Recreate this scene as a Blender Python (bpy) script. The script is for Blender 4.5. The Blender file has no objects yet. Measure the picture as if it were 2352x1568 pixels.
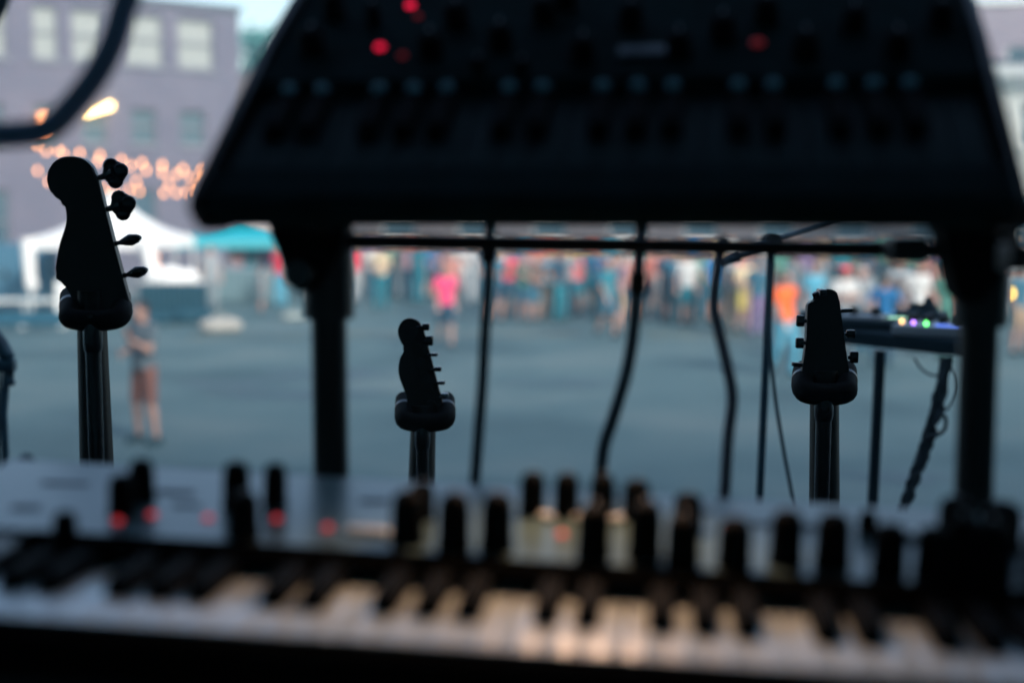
import bpy, bmesh, math, random
from mathutils import Vector, Matrix
R = math.radians
random.seed(7)
# ------------------------------------------------------------------ camera, world, sun, exposure
S = bpy.context.scene
COL = S.collection
F = 3267.0; PITCH = R(5.92); CAMZ = 3.05
cam_d = bpy.data.cameras.new("camera"); cam = bpy.data.objects.new("camera", cam_d); COL.objects.link(cam)
cam.location = (0, 0, CAMZ); cam.rotation_euler = (R(90) - PITCH, 0, 0)
cam_d.lens = 50; cam_d.sensor_width = 36; cam_d.clip_end = 3000; cam_d.clip_start = 0.05
cam_d.dof.use_dof = True; cam_d.dof.focus_distance = 2.15; cam_d.dof.aperture_fstop = 2.15
S.camera = cam
SUN_EL, SUN_AZ = R(30), R(146)
W = bpy.data.worlds.new("World"); S.world = W; W.use_nodes = True
nt = W.node_tree; nt.nodes.clear()
sky = nt.nodes.new('ShaderNodeTexSky'); sky.sky_type = 'NISHITA'; sky.sun_disc = False
sky.sun_elevation = SUN_EL; sky.sun_rotation = SUN_AZ; sky.air_density = 1.1; sky.dust_density = 2.0; sky.ozone_density = 1.3
bg = nt.nodes.new('ShaderNodeBackground'); bg.inputs[1].default_value = 0.095
wo = nt.nodes.new('ShaderNodeOutputWorld'); nt.links.new(sky.outputs[0], bg.inputs[0]); nt.links.new(bg.outputs[0], wo.inputs[0])
sd = bpy.data.lights.new("sun", 'SUN'); sd.energy = 1.9; sd.angle = R(12); sd.color = (1, .97, .92)
sun = bpy.data.objects.new("sun", sd); COL.objects.link(sun)
sdir = Vector((math.sin(SUN_AZ) * math.cos(SUN_EL), math.cos(SUN_AZ) * math.cos(SUN_EL), math.sin(SUN_EL)))
sun.rotation_euler = sdir.to_track_quat('Z', 'Y').to_euler(); sun.location = (0, 0, 30)
vs = S.view_settings; vs.view_transform = 'Standard'; vs.look = 'None'; vs.gamma = 1; vs.exposure = 1.36
S.render.resolution_x = 1024; S.render.resolution_y = 682

# ------------------------------------------------------------------ helpers
CP, SP = math.cos(PITCH), math.sin(PITCH)
def pt(px, py, d):
    """world point seen at (px,py) of the 2352x1568 picture, d metres along the optical axis"""
    x = (px - 1176) / F * d; u = (784 - py) / F * d
    return Vector((x, d * CP + u * SP, CAMZ - d * SP + u * CP))
def hit(px, py, o, n):
    a = Vector((0, 0, CAMZ)); r = pt(px, py, 1) - a
    return a + r * ((Vector(o) - a).dot(n) / r.dot(n))
def onz(px, py, z): return hit(px, py, (0, 0, z), Vector((0, 0, 1)))
def gx(px, Y, z=0.0):
    """world x of column px at world depth Y and height z"""
    d = Y * CP - (z - CAMZ) * SP
    return (px - 1176) / F * d

MATS = {}
def mat(name, col, rough=.6, metal=0, spec=.5, noise=0, scale=8, emit=None, es=0, bump=0, coat=0):
    if name in MATS: return MATS[name]
    m = bpy.data.materials.new(name); m.use_nodes = True; t = m.node_tree; b = t.nodes['Principled BSDF']
    b.inputs['Base Color'].default_value = (*col, 1); b.inputs['Roughness'].default_value = rough
    b.inputs['Metallic'].default_value = metal; b.inputs['Specular IOR Level'].default_value = spec
    b.inputs['Coat Weight'].default_value = coat
    if emit:
        b.inputs['Emission Color'].default_value = (*emit, 1); b.inputs['Emission Strength'].default_value = es
    if noise or bump:
        tc = t.nodes.new('ShaderNodeTexCoord'); n = t.nodes.new('ShaderNodeTexNoise'); n.inputs['Scale'].default_value = scale
        n.inputs['Detail'].default_value = 5; t.links.new(tc.outputs['Object'], n.inputs[0])
        if noise:
            mx = t.nodes.new('ShaderNodeMix'); mx.data_type = 'RGBA'
            mr = t.nodes.new('ShaderNodeMapRange'); mr.inputs[1].default_value = .3; mr.inputs[2].default_value = .7
            t.links.new(n.outputs[0], mr.inputs[0]); t.links.new(mr.outputs[0], mx.inputs[0])
            mx.inputs[6].default_value = (*[c * (1 - noise) for c in col], 1); mx.inputs[7].default_value = (*[min(1, c * (1 + noise)) for c in col], 1)
            t.links.new(mx.outputs[2], b.inputs['Base Color'])
        if bump:
            bp = t.nodes.new('ShaderNodeBump'); bp.inputs['Strength'].default_value = bump; bp.inputs['Distance'].default_value = .01
            t.links.new(n.outputs[0], bp.inputs['Height']); t.links.new(bp.outputs[0], b.inputs['Normal'])
    MATS[name] = m; return m

def fade(name, cols, lo=.3, hi=.7, scale=.3, rough=.8, detail=6, stretch=(1, 1, 1)):
    m = bpy.data.materials.new(name); m.use_nodes = True; t = m.node_tree; b = t.nodes['Principled BSDF']
    b.inputs['Roughness'].default_value = rough
    tc = t.nodes.new('ShaderNodeTexCoord'); mp = t.nodes.new('ShaderNodeMapping'); mp.inputs['Scale'].default_value = stretch
    n = t.nodes.new('ShaderNodeTexNoise'); n.inputs['Scale'].default_value = scale; n.inputs['Detail'].default_value = detail
    rp = t.nodes.new('ShaderNodeValToRGB'); t.links.new(tc.outputs['Object'], mp.inputs[0]); t.links.new(mp.outputs[0], n.inputs[0])
    t.links.new(n.outputs[0], rp.inputs[0]); t.links.new(rp.outputs[0], b.inputs['Base Color'])
    e = rp.color_ramp.elements; e[0].position = lo; e[0].color = (*cols[0], 1); e[1].position = hi; e[1].color = (*cols[-1], 1)
    for i, c in enumerate(cols[1:-1]):
        k = e.new(lo + (hi - lo) * (i + 1) / (len(cols) - 1)); k.color = (*c, 1)
    return m

def brick(name, c1, c2, mortar, scale=3.2):
    m = bpy.data.materials.new(name); m.use_nodes = True; t = m.node_tree; b = t.nodes['Principled BSDF']
    b.inputs['Roughness'].default_value = .85
    tc = t.nodes.new('ShaderNodeTexCoord'); mp = t.nodes.new('ShaderNodeMapping'); mp.inputs['Rotation'].default_value = (R(90), 0, 0)
    br = t.nodes.new('ShaderNodeTexBrick'); br.inputs['Scale'].default_value = scale
    br.inputs['Color1'].default_value = (*c1, 1); br.inputs['Color2'].default_value = (*c2, 1); br.inputs['Mortar'].default_value = (*mortar, 1)
    br.inputs['Mortar Size'].default_value = .03
    n = t.nodes.new('ShaderNodeTexNoise'); n.inputs['Scale'].default_value = .5; n.inputs['Detail'].default_value = 5
    mx = t.nodes.new('ShaderNodeMix'); mx.data_type = 'RGBA'; mx.blend_type = 'MULTIPLY'; mx.inputs[0].default_value = .8
    rp = t.nodes.new('ShaderNodeValToRGB'); rp.color_ramp.elements[0].color = (.6, .6, .68, 1); rp.color_ramp.elements[1].color = (1.3, 1.2, 1.15, 1)
    t.links.new(tc.outputs['Object'], mp.inputs[0]); t.links.new(mp.outputs[0], br.inputs[0]); t.links.new(tc.outputs['Object'], n.inputs[0])
    t.links.new(n.outputs[0], rp.inputs[0]); t.links.new(br.outputs[0], mx.inputs[6]); t.links.new(rp.outputs[0], mx.inputs[7])
    t.links.new(mx.outputs[2], b.inputs['Base Color']); return m

class MB:
    def __init__(s): s.b = bmesh.new()
    def box(s, c, size, rot=None, bev=0):
        r = bmesh.ops.create_cube(s.b, size=1); v = r['verts']
        M = Matrix.Translation(c) @ (rot.to_4x4() if rot else Matrix()) @ Matrix.Diagonal((*size, 1))
        bmesh.ops.transform(s.b, matrix=M, verts=v)
        if bev:
            ed = list({e for x in v for e in x.link_edges})
            bmesh.ops.bevel(s.b, geom=ed, offset=bev, segments=2, affect='EDGES', profile=.6)
        return s
    def tube(s, pts, r, seg=12, cap=True):
        pts = [Vector(p) for p in pts]; n = len(pts); rs = r if isinstance(r, (list, tuple)) else [r] * n
        rings = []; up = None
        for i, p in enumerate(pts):
            t = (pts[min(i + 1, n - 1)] - pts[max(i - 1, 0)]).normalized()
            if up is None: up = t.orthogonal().normalized()
            up = (up - t * up.dot(t)); up = up.normalized() if up.length > 1e-6 else t.orthogonal().normalized()
            q = t.cross(up)
            rings.append([s.b.verts.new(p + (up * math.cos(a) + q * math.sin(a)) * rs[i]) for a in [2 * math.pi * k / seg for k in range(seg)]])
        for a, b in zip(rings, rings[1:]):
            for k in range(seg): s.b.faces.new((a[k], a[(k + 1) % seg], b[(k + 1) % seg], b[k]))
        if cap: s.b.faces.new(rings[0][::-1]); s.b.faces.new(rings[-1])
        return s
    def lathe(s, prof, M=Matrix(), seg=20):
        """prof: (radius, z) from bottom to top"""
        rings = [[s.b.verts.new(M @ Vector((r * math.cos(a), r * math.sin(a), z))) for a in [2 * math.pi * k / seg for k in range(seg)]] for r, z in prof]
        for a, b in zip(rings, rings[1:]):
            for k in range(seg): s.b.faces.new((a[k], a[(k + 1) % seg], b[(k + 1) % seg], b[k]))
        s.b.faces.new(rings[0][::-1]); s.b.faces.new(rings[-1]); return s
    def ball(s, c, rad, rot=None, seg=16):
        r = bmesh.ops.create_uvsphere(s.b, u_segments=seg, v_segments=max(6, seg // 2), radius=1)
        rr = rad if isinstance(rad, (tuple, list)) else (rad,) * 3
        bmesh.ops.transform(s.b, matrix=Matrix.Translation(c) @ (rot.to_4x4() if rot else Matrix()) @ Matrix.Diagonal((*rr, 1)), verts=r['verts']); return s
    def prism(s, pts, nrm, th, bev=0):
        """closed outline (front face) extruded by th along nrm"""
        a = [s.b.verts.new(p) for p in pts]; b = [s.b.verts.new(Vector(p) + Vector(nrm) * th) for p in pts]
        f1 = s.b.faces.new(a); f2 = s.b.faces.new(b[::-1]); n = len(a)
        for k in range(n): s.b.faces.new((a[(k + 1) % n], a[k], b[k], b[(k + 1) % n]))
        if bev: bmesh.ops.bevel(s.b, geom=list(f1.edges) + list(f2.edges), offset=bev, segments=3, affect='EDGES')
        return s
    def quad(s, *p): s.b.faces.new([s.b.verts.new(x) for x in p]); return s
    def build(s, name, m, parent=None, smooth=False, ang=40):
        bmesh.ops.recalc_face_normals(s.b, faces=s.b.faces)
        me = bpy.data.meshes.new(name); s.b.to_mesh(me); s.b.free(); me.materials.append(m)
        if smooth:
            for p in me.polygons: p.use_smooth = True
            try: me.set_sharp_from_angle(angle=R(ang))
            except Exception: pass
        o = bpy.data.objects.new(name, me); COL.objects.link(o)
        if parent: o.parent = parent
        return o
def tag(o, label=None, cat=None, group=None, kind=None):
    if label: o['label'] = label
    if cat: o['category'] = cat
    if group: o['group'] = group
    if kind: o['kind'] = kind
    return o
def empty(name, loc=(0, 0, 0), rz=0, rx=0):
    o = bpy.data.objects.new(name, None); o.empty_display_size = .1; o.location = loc; o.rotation_euler = (rx, 0, rz); COL.objects.link(o); return o
def smooth_path(pts, n=6):
    P = [Vector(p) for p in pts]; out = []
    for i in range(len(P) - 1):
        a = P[max(i - 1, 0)]; b = P[i]; c = P[i + 1]; d = P[min(i + 2, len(P) - 1)]
        for k in range(n):
            t = k / n
            out.append(.5 * ((2 * b) + (c - a) * t + (2 * a - 5 * b + 4 * c - d) * t * t + (3 * b - a - 3 * c + d) * t ** 3))
    out.append(P[-1]); return out

# materials
BLK = mat('black_plastic', (.008, .009, .010), .45, noise=.3, scale=40)
BLKG = mat('black_gloss', (.006, .006, .007), .22, coat=.2)
BLKM = mat('black_metal', (.010, .011, .012), .38, metal=.3)
RUB = mat('black_rubber', (.005, .006, .006), .75, noise=.3, scale=60, spec=.08)
TEALBLK = mat('dark_blue_coating', (.012, .06, .09), .5, noise=.3, scale=30)
WOODD = mat('dark_stained_wood', (.010, .008, .007), .38, noise=.4, scale=14, spec=.4)
WOODE = mat('reddish_maple_edge', (.10, .035, .02), .4)
CHROME = mat('dull_chrome', (.25, .25, .26), .25, metal=1)
SILVER = fade('brushed_silver_panel', [(.09, .15, .16), (.13, .19, .195)], scale=3, rough=.28)
IVORY = mat('white_key_plastic', (.78, .86, .85), .34, coat=.8)
CLOTHB = mat('black_stage_cloth', (.006, .006, .007), .9)
ROOFM = mat('grey_green_bounce', (.20, .36, .38), .9)  # unseen roof and drapes; colour picked to bounce soft fill onto the instruments

# ------------------------------------------------------------------ setting: street, kerbs, walls of houses
asph = fade('worn_asphalt', [(.036, .080, .092), (.066, .124, .134), (.104, .155, .158)], .32, .66, .30, .75, 9)
b = MB(); b.quad((-400, -60, 0), (400, -60, 0), (400, 900, 0), (-400, 900, 0)); tag(b.build('street', asph), kind='structure')
yl = fade('worn_yellow_paint', [(.07, .09, .10), (.16, .145, .08)], .40, .60, .9, .8)
b = MB()
for (a, c, y) in ((430, 760, 775), (770, 1330, 770), (1480, 1720, 772)):
    p = onz(a, y, .004); q = onz(c, y, .004); w = .12
    b.quad((p.x, p.y, .004), (q.x, p.y, .004), (q.x, p.y + w * 3, .004), (p.x, p.y + w * 3, .004))
tag(b.build('road_marking', yl), kind='structure')
# damp patches
damp = fade('damp_asphalt', [(.040, .080, .095), (.06, .10, .115)], .3, .7, .5, .6)
b = MB()
for (px, py, rx, ry) in ((760, 860, 1.1, .8), (540, 880, .9, .5), (2060, 1095, .6, .35), (1290, 880, 1.0, .4), (690, 905, 1.4, .6)):
    c = onz(px, py, .004); v = [Vector((c.x + rx * math.cos(a) * (1 + .25 * math.sin(3 * a)), c.y + ry * math.sin(a) * (1 + .2 * math.cos(5 * a)), .004)) for a in [k * math.pi / 14 for k in range(28)]]
    b.quad(*v)
tag(b.build('damp_patches', damp), kind='structure')
pav = fade('pavement_concrete', [(.13, .15, .16), (.19, .2, .21)], .3, .7, .6, .85)
b = MB(); b.box((-22, 47.5, .06), (28, 9, .12), Matrix.Rotation(R(-41.3 + 90 - 48.7), 3, 'Z'))
tag(b.build('pavement', pav), kind='structure')
b = MB(); b.box((0, 62, .06), (60, 12, .12)); tag(b.build('far_pavement', pav), kind='structure')

GLASS = mat('window_glass_dark', (.05, .09, .12), .12, spec=.8)
BLIND = mat('cream_window_blind', (.26, .28, .27), .6)
TRIM = mat('pale_painted_trim', (.62, .64, .62), .6, noise=.1, scale=2)
TRIMD = mat('weathered_grey_frame', (.16, .17, .20), .7, noise=.15, scale=2)
# left brick building : wall line through pixel column 450 at 60 m
WA = R(48.7); wd = Vector((math.sin(WA), math.cos(WA), 0)); wn = Vector((math.cos(WA), -math.sin(WA), 0))
Bq = Vector((gx(450, 56, 5), 56, 0))
def wall_u(px, py=300):
    p = hit(px, py, Bq, wn); return (p - Bq).dot(wd), p.z
def building(name, origin, ang, u0, u1, h, depth, m, wins, label, winmats, roofm):
    """local x runs along the facade, local -y is outward; origin on the facade line"""
    r = empty(name, origin, ang); tag(r, label, 'building')
    us = sorted({u0, u1} | {w[0] for w in wins} | {w[1] for w in wins}); zs = sorted({0, h} | {w[2] for w in wins} | {w[3] for w in wins})
    b = MB()
    for i in range(len(us) - 1):
        for j in range(len(zs) - 1):
            a, c, e, f = us[i], us[i + 1], zs[j], zs[j + 1]; um, zm = (a + c) / 2, (e + f) / 2
            if any(w[0] < um < w[1] and w[2] < zm < w[3] for w in wins): continue
            b.quad((a, 0, e), (c, 0, e), (c, 0, f), (a, 0, f))
    for w in wins:
        a, c, e, f = w[:4]; d = .22
        b.quad((a, 0, e), (a, d, e), (a, d, f), (a, 0, f)); b.quad((c, 0, e), (c, d, e), (c, d, f), (c, 0, f))
        b.quad((a, 0, f), (a, d, f), (c, d, f), (c, 0, f)); b.quad((a, 0, e), (a, d, e), (c, d, e), (c, 0, e))
    b.quad((u0, 0, 0), (u0, depth, 0), (u0, depth, h), (u0, 0, h)); b.quad((u1, 0, 0), (u1, depth, 0), (u1, depth, h), (u1, 0, h))
    b.quad((u0, depth, 0), (u1, depth, 0), (u1, depth, h), (u0, depth, h))
    bmesh.ops.remove_doubles(b.b, verts=b.b.verts, dist=.001)
    b.build('wall', m, r)
    b = MB(); b.box(((u0 + u1) / 2, depth / 2, h + .1), (u1 - u0 + .24, depth + .24, .2)); b.build('roof', roofm, r)
    for w in wins:
        a, c, e, f = w[:4]; k = winmats[w[4]]
        fr = MB(); t = .07; y = .14
        for bx in (((a + t / 2, y, (e + f) / 2), (t, .06, f - e)), ((c - t / 2, y, (e + f) / 2), (t, .06, f - e)), (((a + c) / 2, y, e + t / 2), (c - a - 2 * t, .06, t)),
                   (((a + c) / 2, y, f - t / 2), (c - a - 2 * t, .06, t)), (((a + c) / 2, y, (e + f) / 2), (c - a - 2 * t, .06, t))): fr.box(*bx)
        wo_ = fr.build('window', TRIMD if name == 'brick_building' else TRIM, r)
        g = MB(); g.quad((a, .2, e), (c, .2, e), (c, .2, f), (a, .2, f)); g.build('pane', k, wo_)
        sl = MB(); sl.box(((a + c) / 2, -.02, e - .07), (c - a + .2, .16, .12)); sl.build('sill', TRIMD if name == 'brick_building' else TRIM, wo_)
    return r
wins = []
for (x0, x1, y0, y1) in ((-190, -120, -15, 105), (-60, 15, -2, 120), (75, 134, 10, 133), (165, 240, 24, 142), (287, 376, 33, 152), (409, 492, 44, 161)):
    a, za = wall_u(x0, (y0 + y1) / 2); c, _ = wall_u(x1, (y0 + y1) / 2); _, zt = wall_u((x0 + x1) / 2, y0); _, zb = wall_u((x0 + x1) / 2, y1); wins.append((a, c, zb, zt, 1))
zt = sum(w[3] for w in wins[2:]) / 4; zb = sum(w[2] for w in wins[2:]) / 4
wins = [(w[0], w[1], zb, zt, 1) for w in wins]
for (x0, x1) in ((-60, 10), (78, 130), (190, 246), (302, 360), (414, 472)):
    a, _ = wall_u(x0, 290); c, _ = wall_u(x1, 290); _, zt2 = wall_u(335, 250); _, zb2 = wall_u(335, 331); wins.append((a, c, zb2, zt2, 0))
for (x0, x1) in ((-70, 20), (190, 250), (300, 360)):
    a, _ = wall_u(x0, 420); c, _ = wall_u(x1, 420); wins.append((a, c, .9, 3.2, 0))
_, hroof = wall_u(500, 24); ue, _ = wall_u(549, 100)
BR1 = brick('purple_grey_brick', (.125, .108, .150), (.100, .102, .148), (.13, .145, .175))
building('brick_building', Bq, math.atan2(wd.y, wd.x), -22, ue, hroof, 14, BR1, wins, 'long purplish brick building at left with a row of pale blinds upstairs', [GLASS, BLIND], mat('roof_edge', (.08, .09, .11), .8))
# centre block far behind the crowd
cw = []
for k in range(11):
    for z0, z1 in ((1.0, 3.1), (4.8, 6.8)): cw.append((-19 + k * 3.6, -17.4 + k * 3.6, z0, z1, 0))
building('brick_row', (2, 68, 0), 0, -20.5, 21, 8.6, 10, brick('dark_brown_brick', (.14, .11, .12), (.10, .09, .10), (.16, .15, .15)), cw, 'low dark brick row of houses behind the crowd, seen under the keyboard', [GLASS, BLIND], mat('roof_edge', (.08, .09, .11), .8))
# cream building and tall brick one at right
o = Vector((gx(2235, 50, 4), 50, 0)); 
cr = mat('cream_painted_facade', (.62, .63, .58), .7, noise=.08, scale=.8)
rw = [(1.45, 2.6, 4.6, 6.2, 0), (4.0, 5.2, 4.6, 6.2, 0), (6.8, 8, 4.6, 6.2, 0), (1.2, 2.7, .9, 3, 0), (3.8, 5.3, .9, 3, 0), (6.4, 8, .9, 3, 0)]
cb = building('cream_building', o, R(-28), -.6, 16, 7.4, 12, cr, rw, 'cream painted building with a heavy cornice at the right edge', [GLASS, BLIND], mat('roof_edge', (.08, .09, .11), .8))
b = MB(); b.box((7.7, -.25, 7.2), (17, .5, .35)); b.box((7.7, -.12, 6.85), (16.8, .25, .3)); b.build('cornice', TRIM, cb)
o = Vector((gx(2240, 66, 4), 66, 0))
rw = [(1.2, 2.4, 8.3, 9.7, 0), (4.0, 5.2, 8.3, 9.7, 0), (6.8, 8.0, 8.3, 9.7, 0), (9.6, 10.8, 8.3, 9.7, 0)]
building('tall_brick_building', o, R(-12), -.5, 20, 11.6, 12, brick('blue_grey_brick', (.23, .20, .24), (.20, .17, .22), (.27, .25, .27)), rw, 'taller grey brick building rising behind the cream one at right', [GLASS, BLIND], TRIM)

bw = [(-30 + k * 4, -28 + k * 4, z, z + 2.2, 0) for k in range(15) for z in (6, 10, 14)]
building('venue_building', (0, -9, 0), math.pi, -32, 32, 18, 12, brick('shade_building_brick', (.16, .13, .13), (.12, .10, .11), (.17, .16, .16)), bw, 'unseen tall brick building added behind the stage to shade the street in front', [GLASS, BLIND], mat('roof_edge', (.08, .09, .11), .8))  # out of view; added and sized so its shadow darkens the near street

# ------------------------------------------------------------------ trees
bark = mat('tree_bark', (.05, .045, .04), .9, noise=.4, scale=3)
def tree(px, Y, h, rad, seed, label, lm):
    rnd = random.Random(seed); r = empty('leafy_tree', (gx(px, Y), Y, 0)); tag(r, label, 'tree', 'trees beyond the brick building')
    b = MB(); b.tube([(0, 0, 0), (.1, 0, h * .3), (0, .1, h * .6), (.1, 0, h * .85)], [.32, .25, .15, .05], 8)
    for k in range(7):
        a = rnd.random() * 6.28; z = h * (.3 + .07 * k); b.tube([(0, 0, z), (math.cos(a) * rad * .4, math.sin(a) * rad * .4, z + h * .12), (math.cos(a) * rad * .75, math.sin(a) * rad * .75, z + h * .2)], [.1, .06, .02], 6)
    b.build('trunk', bark, r)
    b = MB()
    for c in range(46):
        while True:
            v = Vector((rnd.uniform(-1, 1), rnd.uniform(-1, 1), rnd.uniform(-1, 1)))
            if .35 < v.length < 1: break
        cc = Vector((v.x * rad, v.y * rad, h * .66 + v.z * h * .34)); cr_ = rnd.uniform(.5, .95)
        for k in range(60):
            p = cc + Vector((rnd.gauss(0, .45), rnd.gauss(0, .45), rnd.gauss(0, .38))) * cr_
            u = Vector((rnd.uniform(-1, 1), rnd.uniform(-1, 1), rnd.uniform(-.6, .6))).normalized(); w = u.orthogonal().normalized(); s_ = rnd.uniform(.22, .38)
            b.quad(p - u * s_, p + w * s_ * .6, p + u * s_, p - w * s_ * .6)
    b.build('crown', lm, r)
leaf = mat('green_leaves', (.015, .09, .085), .6, noise=.3, scale=1.5)
leaf2 = mat('light_green_leaves', (.06, .22, .20), .6, noise=.3, scale=1.5)
tree(598, 84, 12.6, 2.1, 1, 'pale green tree standing beyond the corner of the brick building', leaf2)
tree(648, 78, 9.2, 2.6, 2, 'dark green tree partly hidden behind the upper keyboard', leaf)
tree(572, 96, 9.6, 2.4, 3, 'lower tree just at the brick building corner', leaf)

# ------------------------------------------------------------------ festoon lights
BULB = mat('warm_bulb_glow', (1, .5, .25), .4, emit=(1, .38, .15), es=2.4)
CORD = mat('black_cord', (.02, .02, .02), .6)
def festoon(name, pts, Y, label, group, em=BULB, rad=.032, drop=.06, path=None):
    P = [pt(x, y, Y) for x, y in pts]; r = empty(name, P[0]); tag(r, label, 'string lights', group)
    b = MB(); b.tube([p - P[0] + Vector((0, 0, drop)) for p in P], .006, 6); b.build('cord', CORD, r)
    for p in P:
        b = MB(); b.lathe([(.004, .05), (rad * .5, .045), (rad * .55, .02), (rad, -.005), (rad * .9, -.03), (rad * .3, -.045)], Matrix.Translation(p - P[0]), 10); b.build('bulb', em, r, True)
G = 'festoon light strings over the street'
festoon('string_lights', [(86, 333), (134, 344), (183, 352), (230, 357), (279, 368), (326, 374), (373, 379), (420, 388), (463, 391), (500, 402), (560, 410)], 25, 'uppermost string of warm bulbs sagging right toward the keyboard', G)
festoon('string_lights', [(106, 347), (146, 354), (225, 371), (300, 381), (336, 391), (373, 396), (406, 400), (437, 407), (468, 407), (510, 420)], 25.6, 'second string of warm bulbs, overlapping just below the uppermost one', G)
festoon('string_lights', [(86, 392), (112, 417), (170, 428), (237, 432), (262, 437), (296, 436), (320, 439), (376, 443), (405, 443), (429, 441), (450, 439), (500, 436)], 26.2, 'lowest string of bulbs, beginning left of the bass headstock', G)
festoon('string_lights', [(313, 416), (388, 421), (454, 421), (505, 425)], 26.8, 'short string of four bulbs between the lowest and second strings', G)
festoon('string_lights', [(390, 548), (365, 563), (358, 590), (364, 616)], 36.2, 'four warm bulbs hanging vertically under the white tent', G, rad=.05, drop=.0)

# glowing tubes on the brick building
def glow_tube(p0, p1, col, es, label, r):
    a = hit(*p0, Bq, wn) + wn * .25; c = hit(*p1, Bq, wn) + wn * .25
    e = empty('wall_lamp', (a + c) / 2); tag(e, label, 'lamp')
    o_ = (a + c) / 2; b = MB(); b.tube([a - o_, c - o_], r, 10); b.build('glowing_tube', mat('tube_glow_%d' % es, col, .4, emit=col, es=es), e, True)
    b = MB(); b.tube([-wn * .25, -wn * .02], .03, 8); b.box(-wn * .23, (.2, .2, .12)); b.build('bracket', BLKM, e)
glow_tube((190, 260), (250, 243), (1, .62, .22), 4, 'slanting yellow tube light glowing beside the thick curved cable', .12)
glow_tube((92, 262), (95, 305), (1, .35, .15), 2, 'short upright orange light behind the bend of the curved cable', .14)

# ------------------------------------------------------------------ tents and things under them
WHITE = mat('white_tent_fabric', (.80, .80, .78), .7, noise=.05, scale=1.5)
TEAL = mat('turquoise_tent_fabric', (.0, .36, .43), .6)
def tent(px, Y, w, h, pk, m, label, ang, walls, valm=None):
    r = empty('canopy_tent', (gx(px, Y), Y, 0), ang); tag(r, label, 'tent')
    hw = w / 2; b = MB(); ap = Vector((0, 0, pk)); c = [Vector((sx * hw, sy * hw, h)) for sx, sy in ((-1, -1), (1, -1), (1, 1), (-1, 1))]
    N = 6
    for k in range(4):   # each slope sags a little between corner and peak
        A, B = c[k], c[(k + 1) % 4]; rows = []
        for i in range(N + 1):
            t = i / N; L = [A.lerp(B, j / N).lerp(ap, t) - Vector((0, 0, .28 * math.sin(math.pi * t) * (pk - h) / 1.4)) for j in range(N + 1)]; rows.append([b.b.verts.new(v) for v in L])
        for i in range(N):
            for j in range(N): b.b.faces.new((rows[i][j], rows[i][j + 1], rows[i + 1][j + 1], rows[i + 1][j]))
    bmesh.ops.remove_doubles(b.b, verts=b.b.verts, dist=.001); b.build('canopy', m, r, True)
    b = MB()
    for k in range(4):
        A, B = c[k], c[(k + 1) % 4]; b.quad(A, B, B - Vector((0, 0, .26)), A - Vector((0, 0, .26)))
    b.build('valance', valm or m, r)
    for p in c: b = MB(); b.box((p.x * .98, p.y * .98, h / 2), (.05, .05, h)); b.build('leg', TRIM, r)
    for k, (fx, fz) in walls:    # gathered curtain tied round leg k
        p = c[k]; b = MB(); b.tube(smooth_path([(p.x, p.y, h), (p.x + fx * .15, p.y, h * .72), (p.x + fx * .5, p.y, h * .38), (p.x + fx, p.y, fz)]), [.17 - .003 * i for i in range(19)], 10); b.build('gathered_curtain', m, r, True)
    return r
tent(266, 36.5, 3.1, 1.95, 3.1, WHITE, 'white canopy tent behind the bass headstock', R(-9), [(0, (.12, .9)), (1, (.55, .35))])
tent(556, 43, 3.9, 1.75, 2.35, TEAL, 'turquoise canopy tent right of the white one', R(12), [], mat('light_turquoise_valance', (.04, .34, .39), .6))
r = tent(650, 52, 3.4, 2.1, 3.2, mat('pale_pink_fabric', (.62, .56, .54), .7), 'pale canopy peeping out behind the turquoise tent', R(4), [])
def table(px, Y, w, d, h, mtop, mskirt, label, ang=0):
    r = empty('cloth_table', (gx(px, Y), Y, 0), ang); tag(r, label, 'table')
    b = MB(); b.box((0, 0, h - .02), (w, d, .04), bev=.01); b.build('tabletop', mtop, r)
    b = MB(); n = 24
    for sx in range(n):
        x0 = -w / 2 + w * sx / n; x1 = x0 + w / n; y0 = -d / 2 - .02 - .03 * (sx % 2); y1 = -d / 2 - .02 - .03 * ((sx + 1) % 2)
        b.quad((x0, y0, .05), (x1, y1, .05), (x1, y1, h - .03), (x0, y0, h - .03))
    for s in (-1, 1): b.quad((s * w / 2, -d / 2 - .02, .05), (s * w / 2, d / 2, .05), (s * w / 2, d / 2, h - .03), (s * w / 2, -d / 2 - .02, h - .03))
    b.build('table_skirt', mskirt, r); return r
DT = mat('dark_teal_cloth', (.0, .04, .065), .8)
table(402, 34.5, 1.5, .7, .95, WHITE, DT, 'white topped table with dark skirt under the white tent')
b = MB(); b.ball((0, 0, .16), (.34, .22, .2)); b.ball((.42, .05, .13), (.26, .2, .16)); b.ball((-.35, .02, .14), (.24, .18, .16)); b.ball((.1, -.12, .05), (.5, .18, .07))
o_ = b.build('cloth_bundle', WHITE, None, True); o_.location = (gx(392, 34.5), 34.5, .95); tag(o_, 'heap of white cloth lying on the dark skirted table', 'cloth')
table(560, 40.5, 2.4, .8, .95, mat('grey_tablecloth', (.2, .26, .29), .7), mat('grey_green_cloth', (.11, .18, .20), .8), 'long grey covered table beneath the turquoise tent')
def sandbag(px, Y, s, m, label):
    b = MB(); b.ball((-.1 * s, 0, .12 * s), (.34 * s, .24 * s, .16 * s)); b.ball((.18 * s, .04, .13 * s), (.28 * s, .2 * s, .15 * s)); b.tube([(-.2 * s, 0, .25 * s), (0, 0, .36 * s), (.2 * s, 0, .26 * s)], .02 * s, 6)
    o = b.build('sandbag', m, None, True); o.location = (gx(px, Y), Y, 0); tag(o, label, 'sandbag')
sandbag(505, 31.5, 1.1, mat('tan_canvas', (.34, .33, .30), .9), 'pale tan bag lying on the street at the foot of the tent curtain')
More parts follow.
